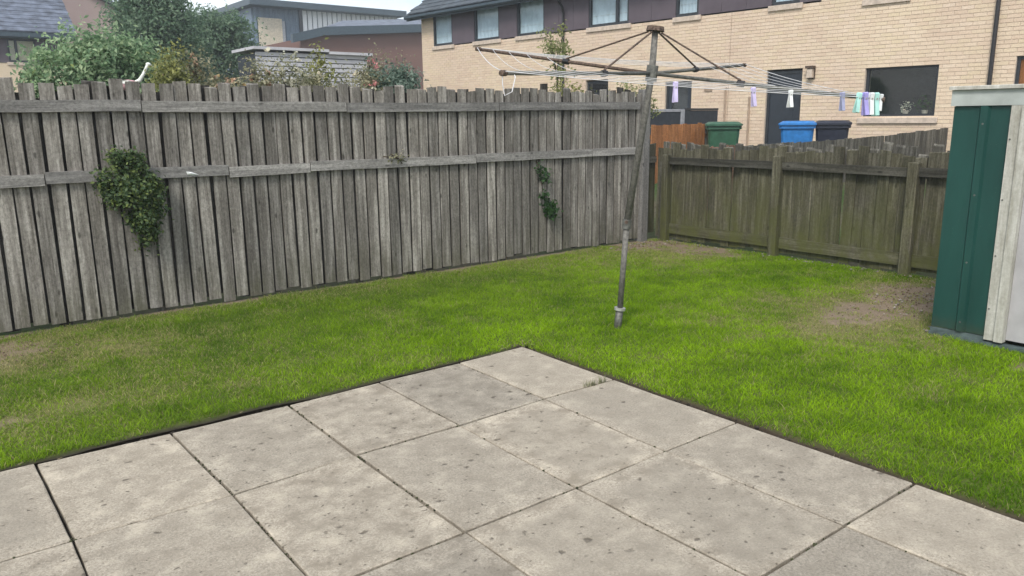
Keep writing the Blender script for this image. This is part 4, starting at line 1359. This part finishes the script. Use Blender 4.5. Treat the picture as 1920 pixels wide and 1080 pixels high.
# ivy pushing through the tall fence
def ivy(label, blobs, n, leaf, mat, anchor, stems, clump=.05):
    root = thing("fence_shrub", label, "shrub", anchor)
    P = foliage_points(blobs, n, clump, 70, .3)
    P = P[P[:, 1] < FY - .03]
    c = np.mean([b[:3] for b in blobs], 0) + np.array([0, .25, 0])
    V, F = leaf_arrays(P, np.full(len(P), leaf), c, .35, .62)
    np_mesh("leaves", V, F, mat, root, origin=anchor)
    m = MB()
    for s in stems: m.path(s, [.007] + [.005] * (len(s) - 2) + [.003], 6)
    m.build("stems", M['bark'], root)
ivy("bushy dark evergreen clump growing through the left part of the tall fence",
    [(1.47, FY - .09, 1.27, .15, .08, .09), (1.33, FY - .11, 1.07, .10, .10, .14), (1.47, FY - .13, 1.07, .15, .12, .16), (1.60, FY - .12, .98, .10, .11, .17), (1.51, FY - .11, .83, .12, .10, .15), (1.56, FY - .08, .66, .06, .06, .11)],
    7000, .036, M['leaf_ivy'], (1.5, FY - .05, 1.0), [[(1.5, FY + .1, 1.1), (1.5, FY - .06, 1.1), (1.55, FY - .1, .8), (1.6, FY - .08, .58)], [(1.5, FY - .06, 1.1), (1.45, FY - .08, 1.25), (1.52, FY - .07, 1.36)]], .035)
ivy("small trailing green leafed sprig on the tall fence near its right end",
    [(5.78, FY - .05, 1.02, .05, .03, .07), (5.86, FY - .06, .90, .08, .03, .05), (5.84, FY - .05, .72, .05, .03, .08), (5.92, FY - .07, .55, .10, .05, .09), (5.97, FY - .07, .47, .09, .04, .04)],
    330, .058, M['leaf_fresh'], (5.85, FY - .05, .8), [[(5.76, FY - .03, 1.1), (5.80, FY - .05, .95), (5.84, FY - .05, .72), (5.93, FY - .06, .48)]], .03)
ivy("tiny withered twig clump caught on the middle rail", [(3.93, FY - .07, 1.20, .10, .02, .03)], 60, .03, M['leaf_olive'], (3.93, FY - .06, 1.18),
    [[(3.78, FY - .06, 1.22), (3.92, FY - .07, 1.20), (4.04, FY - .06, 1.16)], [(3.86, FY - .06, 1.24), (3.95, FY - .07, 1.19), (3.99, FY - .06, 1.14)]], .02)
rag = MB().add([(1.91, FY - .062, 1.165), (1.95, FY - .066, 1.16), (2.01, FY - .064, 1.135), (1.96, FY - .062, 1.13), (1.92, FY - .060, 1.14), (1.95, FY - .075, 1.15)],
               [(0, 1, 5), (1, 2, 5), (2, 3, 5), (3, 4, 5), (4, 0, 5)]).build("white_scrap", M['whiteplastic'])
tag(rag, "small white scrap stuck on the middle rail right of the evergreen clump", "scrap")

# garden plants behind the tall fence
G = "plants standing behind the tall fence"
plant("garden_shrub", "yellow green leafy shrub beside the bird ornament behind the fence", "shrub", (2.33, 8.6), [(0, 0, 1.85, .20, .22, .35), (.05, 0, 2.18, .08, .1, .12)], 2300, .05, M['leaf_yellow'], .06, 50, G, r=.02)
plant("flowering_shrub", "flowering shrub with orange pink blooms behind the fence", "shrub", (2.72, 8.75), [(-.05, 0, 1.80, .32, .25, .34), (-.1, 0, 2.15, .16, .15, .12)], 2400, .045, M['leaf_olive'], .07, 60, G, r=.02, blooms=(M['orangepetal'], 46, .05))
plant("flowering_shrub", "flowering bush with many apricot blooms right of the orange pink one", "shrub", (3.15, 8.5), [(0, 0, 1.78, .26, .25, .34), (.02, 0, 2.12, .14, .15, .12)], 2000, .045, M['leaf_olive'], .07, 50, G, r=.02, blooms=(M['orangepetal'], 52, .05))
plant("flowering_shrub", "broad bush covered in cream blooms in front of the pale boarded shed", "shrub", (3.62, 8.45), [(0, 0, 1.78, .42, .25, .30), (-.2, 0, 2.08, .18, .15, .12)], 3200, .045, M['leaf_olive'], .07, 70, G, r=.02, blooms=(M['creampetal'], 90, .045))
plant("spire_plant", "tall narrow olive spire plant rising above the cream blooms", "plant", (3.96, 8.6), [(0, 0, 1.95, .13, .12, .35), (0, 0, 2.32, .055, .06, .16)], 800, .05, M['leaf_yellow'], .045, 40, G, r=.015, stem="stem", crown="foliage")
plant("flowering_shrub", "rose bush with a few pink blooms right of the olive spire", "shrub", (4.42, 8.6), [(0, 0, 1.8, .32, .25, .32), (.1, 0, 2.12, .2, .15, .12)], 2400, .045, M['leaf_olive'], .07, 60, G, r=.02, blooms=(M['creampetal'], 30, .04))
plant("flowering_shrub", "small bright pink rose head above the fence near the brick building", "shrub", (4.56, 8.5), [(0, 0, 2.0, .10, .1, .22), (-.02, 0, 2.25, .07, .05, .05)], 260, .045, M['leaf_blue'], .04, 16, G, r=.012, blooms=(M['pinkpetal'], 9, .05))
plant("garden_shrub", "silvery blue green shrub left of the brick house corner", "shrub", (4.98, 8.6), [(-.1, 0, 1.8, .30, .28, .36), (.12, 0, 2.05, .20, .2, .17)], 3800, .05, M['leaf_blue'], .06, 80, G, r=.02)
plant("tall_weed", "wispy brown seeding plant above the silvery shrub", "plant", (4.88, 8.9), [(0, 0, 2.2, .18, .15, .25), (.35, 0, 2.25, .1, .1, .2)], 330, .035, M['leaf_olive'], .05, 26, G, r=.01, stem="stem", crown="foliage")
plant("sapling", "pale green sapling in front of the brick house wall", "sapling", (7.75, 8.8), [(0, 0, 2.56, .22, .18, .14), (.1, 0, 2.80, .10, .1, .08), (-.15, 0, 2.74, .10, .1, .07), (.03, 0, 2.2, .16, .12, .14)], 560, .062, M['leaf_sapling'], .055, 40, G, r=.016, shell=.3)
plant("garden_shrub", "low yellow green bush under the pale sapling behind the fence", "shrub", (6.86, 7.65), [(0, 0, 1.76, .24, .2, .30)], 1100, .045, M['leaf_yellow'], .06, 32, G, r=.02)
plant("garden_shrub", "pale lime bush behind the fence left of its end post", "shrub", (8.1, 7.7), [(0, 0, 1.72, .45, .2, .34)], 1500, .045, M['leaf_sapling'], .06, 42, G, r=.02)
plant("garden_shrub", "dense dark shrub filling in behind the left boards of the fence", "shrub", (0.9, 7.6), [(0, 0, 1.0, .6, .3, .85)], 3200, .055, M['leaf_ivy'], .1, 70, G, r=.03)
plant("big_shrub", "large sage green shrub behind the fence in front of the slate roof house", "shrub", (2.55, 13.0),
      [(-.45, 0, 2.15, .50, .5, .42), (.1, 0, 2.45, .45, .5, .48), (.45, 0, 2.15, .42, .5, .45), (.05, 0, 1.7, .9, .6, .5), (-.30, 0, 2.62, .18, .3, .18), (.62, 0, 2.55, .22, .3, .22)], 19000, .085, M['leaf_light'], .11, 190, None, r=.05)
TG = "trees in the distance behind the fence"
plant("garden_tree", "tall blue green tree to the right of the sage shrub", "tree", (6.7, 26.0),
      [(0, 0, 4.2, 1.1, 1.2, .9), (.2, 0, 5.2, .8, 1, .7), (-.5, 0, 4.9, .6, .8, .5), (.8, 0, 3.6, .8, 1, .9), (-.5, 0, 3.3, .9, 1, .8)], 22000, .14, M['leaf_dark'], .22, 200, TG, r=.14)
plant("garden_tree", "rounded blue green tree beside the cream and blue building", "tree", (9.75, 30.0),
      [(0, 0, 4.6, 1.0, 1.2, .8), (.75, 0, 4.5, .7, 1, .75), (-.7, 0, 4.7, .8, 1, .7), (.2, 0, 3.5, 1.5, 1.2, .9)], 22000, .14, M['leaf_dark'], .22, 200, TG, r=.14)

# long-necked bird ornament peeping over the fence
bird = thing("bird_ornament", "white long necked bird ornament with pink body peeping over the fence", "garden ornament", (2.13, 9.5, gz(2.13, 9.5)))
MB().ball((2.13, 9.5, 1.970), (.115, .06, .06), 12, 8).build("body", M['birdpink'], bird, smooth=True)
MB().path([(2.19, 9.5, 1.985), (2.25, 9.5, 2.025), (2.29, 9.5, 2.085), (2.325, 9.5, 2.150), (2.345, 9.5, 2.185)], [.026, .022, .017, .015, .017], 8).build("neck", M['birdwhite'], bird, smooth=True)
hd = MB().ball((2.355, 9.5, 2.197), (.028, .02, .021), 10, 6).build("head", M['birdwhite'], bird, smooth=True)
MB().path([(2.375, 9.5, 2.193), (2.415, 9.5, 2.167)], [.011, .003], 6).build("beak", M['birdwhite'], hd)
MB().add([(2.02, 9.47, 1.995), (2.12, 9.43, 2.020), (2.19, 9.45, 2.000), (2.10, 9.425, 1.980), (1.99, 9.46, 2.025)], [(0, 1, 4), (0, 3, 1), (3, 2, 1)]).build("wing", M['birdwhite'], bird)
for s in (-.02, .02):
    MB().path([(2.13 + s, 9.5, gz(2.13, 9.5)), (2.13 + s, 9.5, 1.93)], .006, 6).build("leg", M['steel'], bird)

# ------------------------------------------------------------------ pale boarded shed behind the garden
ps = thing("boarded_shed", "pale grey horizontally boarded garden shed with flat roof beyond the cream flowers", "shed", (9.1, 20.6, gz(9.1, 20.6)))
zz = gz(9, 20) + .02
i = 0
zs = zz
while zs < 3.26:
    MB().box(7.52, 10.62, 20.0, 20.03, zs, zs + .094).build("board", M['paleboard'], ps)
    zs += .118
MB().box(7.55, 10.6, 20.034, 21.4, zz, 3.24).build("frame", M['charcoal'], ps)
MB().box(7.44, 9.48, 19.9, 21.5, 3.335, 3.405).build("roof", M['paleboard'], ps)
MB().box(9.482, 10.76, 19.9, 21.5, 3.285, 3.355).build("roof", M['paleboard'], ps)

# ------------------------------------------------------------------ slate roofed house at the far left
fa = thing("slate_house", "slate roofed house with buff brick and dark upper storey at the far left", "house", (1, 36, .4))
IX = Matrix(((1, 0, 0, 0), (0, -1, 0, 36), (0, 0, 1, 0), (0, 0, 0, 1)))      # x along the front, y out of the front
MB(IX).box(-9, 6.0, -8, 0, .35, 3.84).box(-9, 6.0, -8, -.03, 3.841, 5.0).build("wall", M['brick'], fa)
for a, b in ((-9, -4.0), (-4.0, 0.4), (.4, 2.2), (2.2, 3.97), (4.9, 5.97)):
    MB(IX).box(a + .005, b - .005, -.029, .02, 3.845, 4.72).build("cladding_panel", M['cladding'], fa)
window(3.97, 4.9, 3.87, 4.72, 2, True, True, back=0.03, parent=fa, xf=IX)
window(1.0, 2.0, 1.4, 2.5, 1, True, True, back=0.03, parent=fa, xf=IX)
MB(IX).box(-9.2, 6.3, .30, .40, 4.78, 4.96).box(-9.2, 6.3, .02, .299, 4.73, 4.79).build("gutter", M['gutter'], fa)
tiled_roof(IX, fa, -9.2, 6.32, .40, 5.02, -3.9, math.radians(35), M['slate'])

# gable of another house behind it
fb = thing("gable_house", "pinkish brick gable end with dark verge behind the sage shrub", "house", (7.5, 46, .4))
MB().add([(4.6, 44, .3), (10.0, 44, .3), (10.0, 44, 6.95), (7.3, 44, 8.3), (4.6, 44, 6.95), (4.6, 54, .3), (10, 54, .3), (10, 54, 6.95), (7.3, 54, 8.3), (4.6, 54, 6.95)],
         [(4, 3, 2, 1, 0), (1, 2, 7, 6), (0, 5, 9, 4), (5, 6, 7, 8, 9)]).build("wall", M['pinkbrick'], fb)
for sx, nm in ((1, 0), (-1, 0)):
    e = 7.3 + sx * 3.0
    MB().add([(7.3, 43.75, 8.32), (e, 43.75, 6.82), (e, 54.2, 6.82), (7.3, 54.2, 8.32), (7.3, 43.75, 8.5), (e, 43.75, 7.0), (e, 54.2, 7.0), (7.3, 54.2, 8.5)],
             [(0, 1, 2, 3), (7, 6, 5, 4), (0, 4, 5, 1), (1, 5, 6, 2), (2, 6, 7, 3)]).build("roof", M['darkslate'], fb)

# ------------------------------------------------------------------ low red brick building and the large hall beyond
lb = thing("brick_building", "low red brown brick building with deep blue fascia left of the terrace", "building", (22, 44, .4))
MB().add([(18.35, 42, .3), (28, 42, .3), (28, 42, 7.0), (19.6, 42, 6.3), (18.35, 42, 5.95), (18.35, 50, .3), (28, 50, .3), (28, 50, 7.0), (19.6, 50, 6.3), (18.35, 50, 5.95)],
         [(4, 3, 2, 1, 0), (0, 5, 9, 4)]).build("wall", M['redbrick'], lb)
def slab_poly(name, pts, y0, y1, th, mat, parent):
    m = MB()
    n = len(pts)
    vs = [(x, y, z) for y in (y0, y1) for x, z in pts] + [(x, y, z - th) for y in (y0, y1) for x, z in pts]
    fs = []
    for k in range(n - 1):
        fs += [(k, k + 1, n + k + 1, n + k), (2 * n + k + 1, 2 * n + k, 3 * n + k, 3 * n + k + 1), (2 * n + k, 2 * n + k + 1, k + 1, k), (n + k, n + k + 1, 3 * n + k + 1, 3 * n + k)]
    fs += [(0, n, 3 * n, 2 * n), (n - 1, 3 * n - 1, 4 * n - 1, 2 * n - 1)]
    return m.add(vs, fs).build(name, mat, parent)
slab_poly("fascia", [(17.75, 6.12), (19.65, 6.60), (28.3, 7.30)], 41.6, 41.9, .45, M['gutter'], lb)
MB().add([(19.7, 41.905, 6.60), (28.3, 41.905, 7.3), (28.3, 46, 8.0), (22.9, 46, 7.55)], [(0, 1, 2, 3)]).build("roof", M['slate'], lb)

hall = thing("corrugated_hall", "large hall with white corrugated wall and blue grey roof edge in the distance", "building", (28, 66, .4))
MB().box(22.5, 35.5, 60.1, 75, .3, 9.85).build("wall", M['corrblue'], hall)
def corrugated(name, x0, x1, y, z0, z1, pitch, mat, parent, amp=.09):
    m = MB(); vs, fs = [], []
    n = int((x1 - x0) / pitch) * 4
    for k in range(n + 1):
        xx = x0 + (x1 - x0) * k / n
        o = amp if k % 4 in (1, 2) else 0
        vs += [(xx, y - o, z0), (xx, y - o, z1)]
        if k: fs.append((2 * k - 2, 2 * k, 2 * k + 1, 2 * k - 1))
    m.add(vs, fs).build(name, mat, parent)
wc = MB()
for k in range(20):
    wc.box(26.48 + .42 * k, 26.48 + .42 * k + .33, 59.92, 60.05, 6.0, 9.9)
wc = wc.build("cladding_boards", M['corrwhite'], hall); wc['kind'] = "stuff"
corrugated("blue_cladding", 22.65, 26.2, 60.04, 6.0, 9.9, .36, M['corrblue'], hall)
MB().box(26.2, 26.44, 59.9, 60.05, 6.0, 9.9).build("corner_trim", M['frame'], hall)
MB().box(22.9, 24.72, 59.8, 59.96, 5.5, 9.15).build("cream_panel", M['cream'], hall)
MB().box(24.73, 24.95, 59.8, 59.96, 5.5, 9.0).build("panel_edge", M['greypost'], hall)
MB().box(22.0, 35.2, 58.9, 76, 9.92, 10.35).build("roof", M['gutter'], hall)

# ------------------------------------------------------------------ thin air between here and the far houses
hz = NT("thin_haze")
pv = hz.new("VolumePrincipled")
pv.inputs["Color"].default_value = (0.86, 0.93, 1.0, 1)
pv.inputs["Density"].default_value = 0.0018
hz.l.new(pv.outputs[0], hz.out.inputs["Volume"])
haze = MB().box(-94, 144, -64, 154, -1.1, 11.2).build("haze", hz.m)
haze['kind'] = "stuff"
haze['label'] = "thin pale haze filling the air over the gardens"
haze['category'] = "haze"
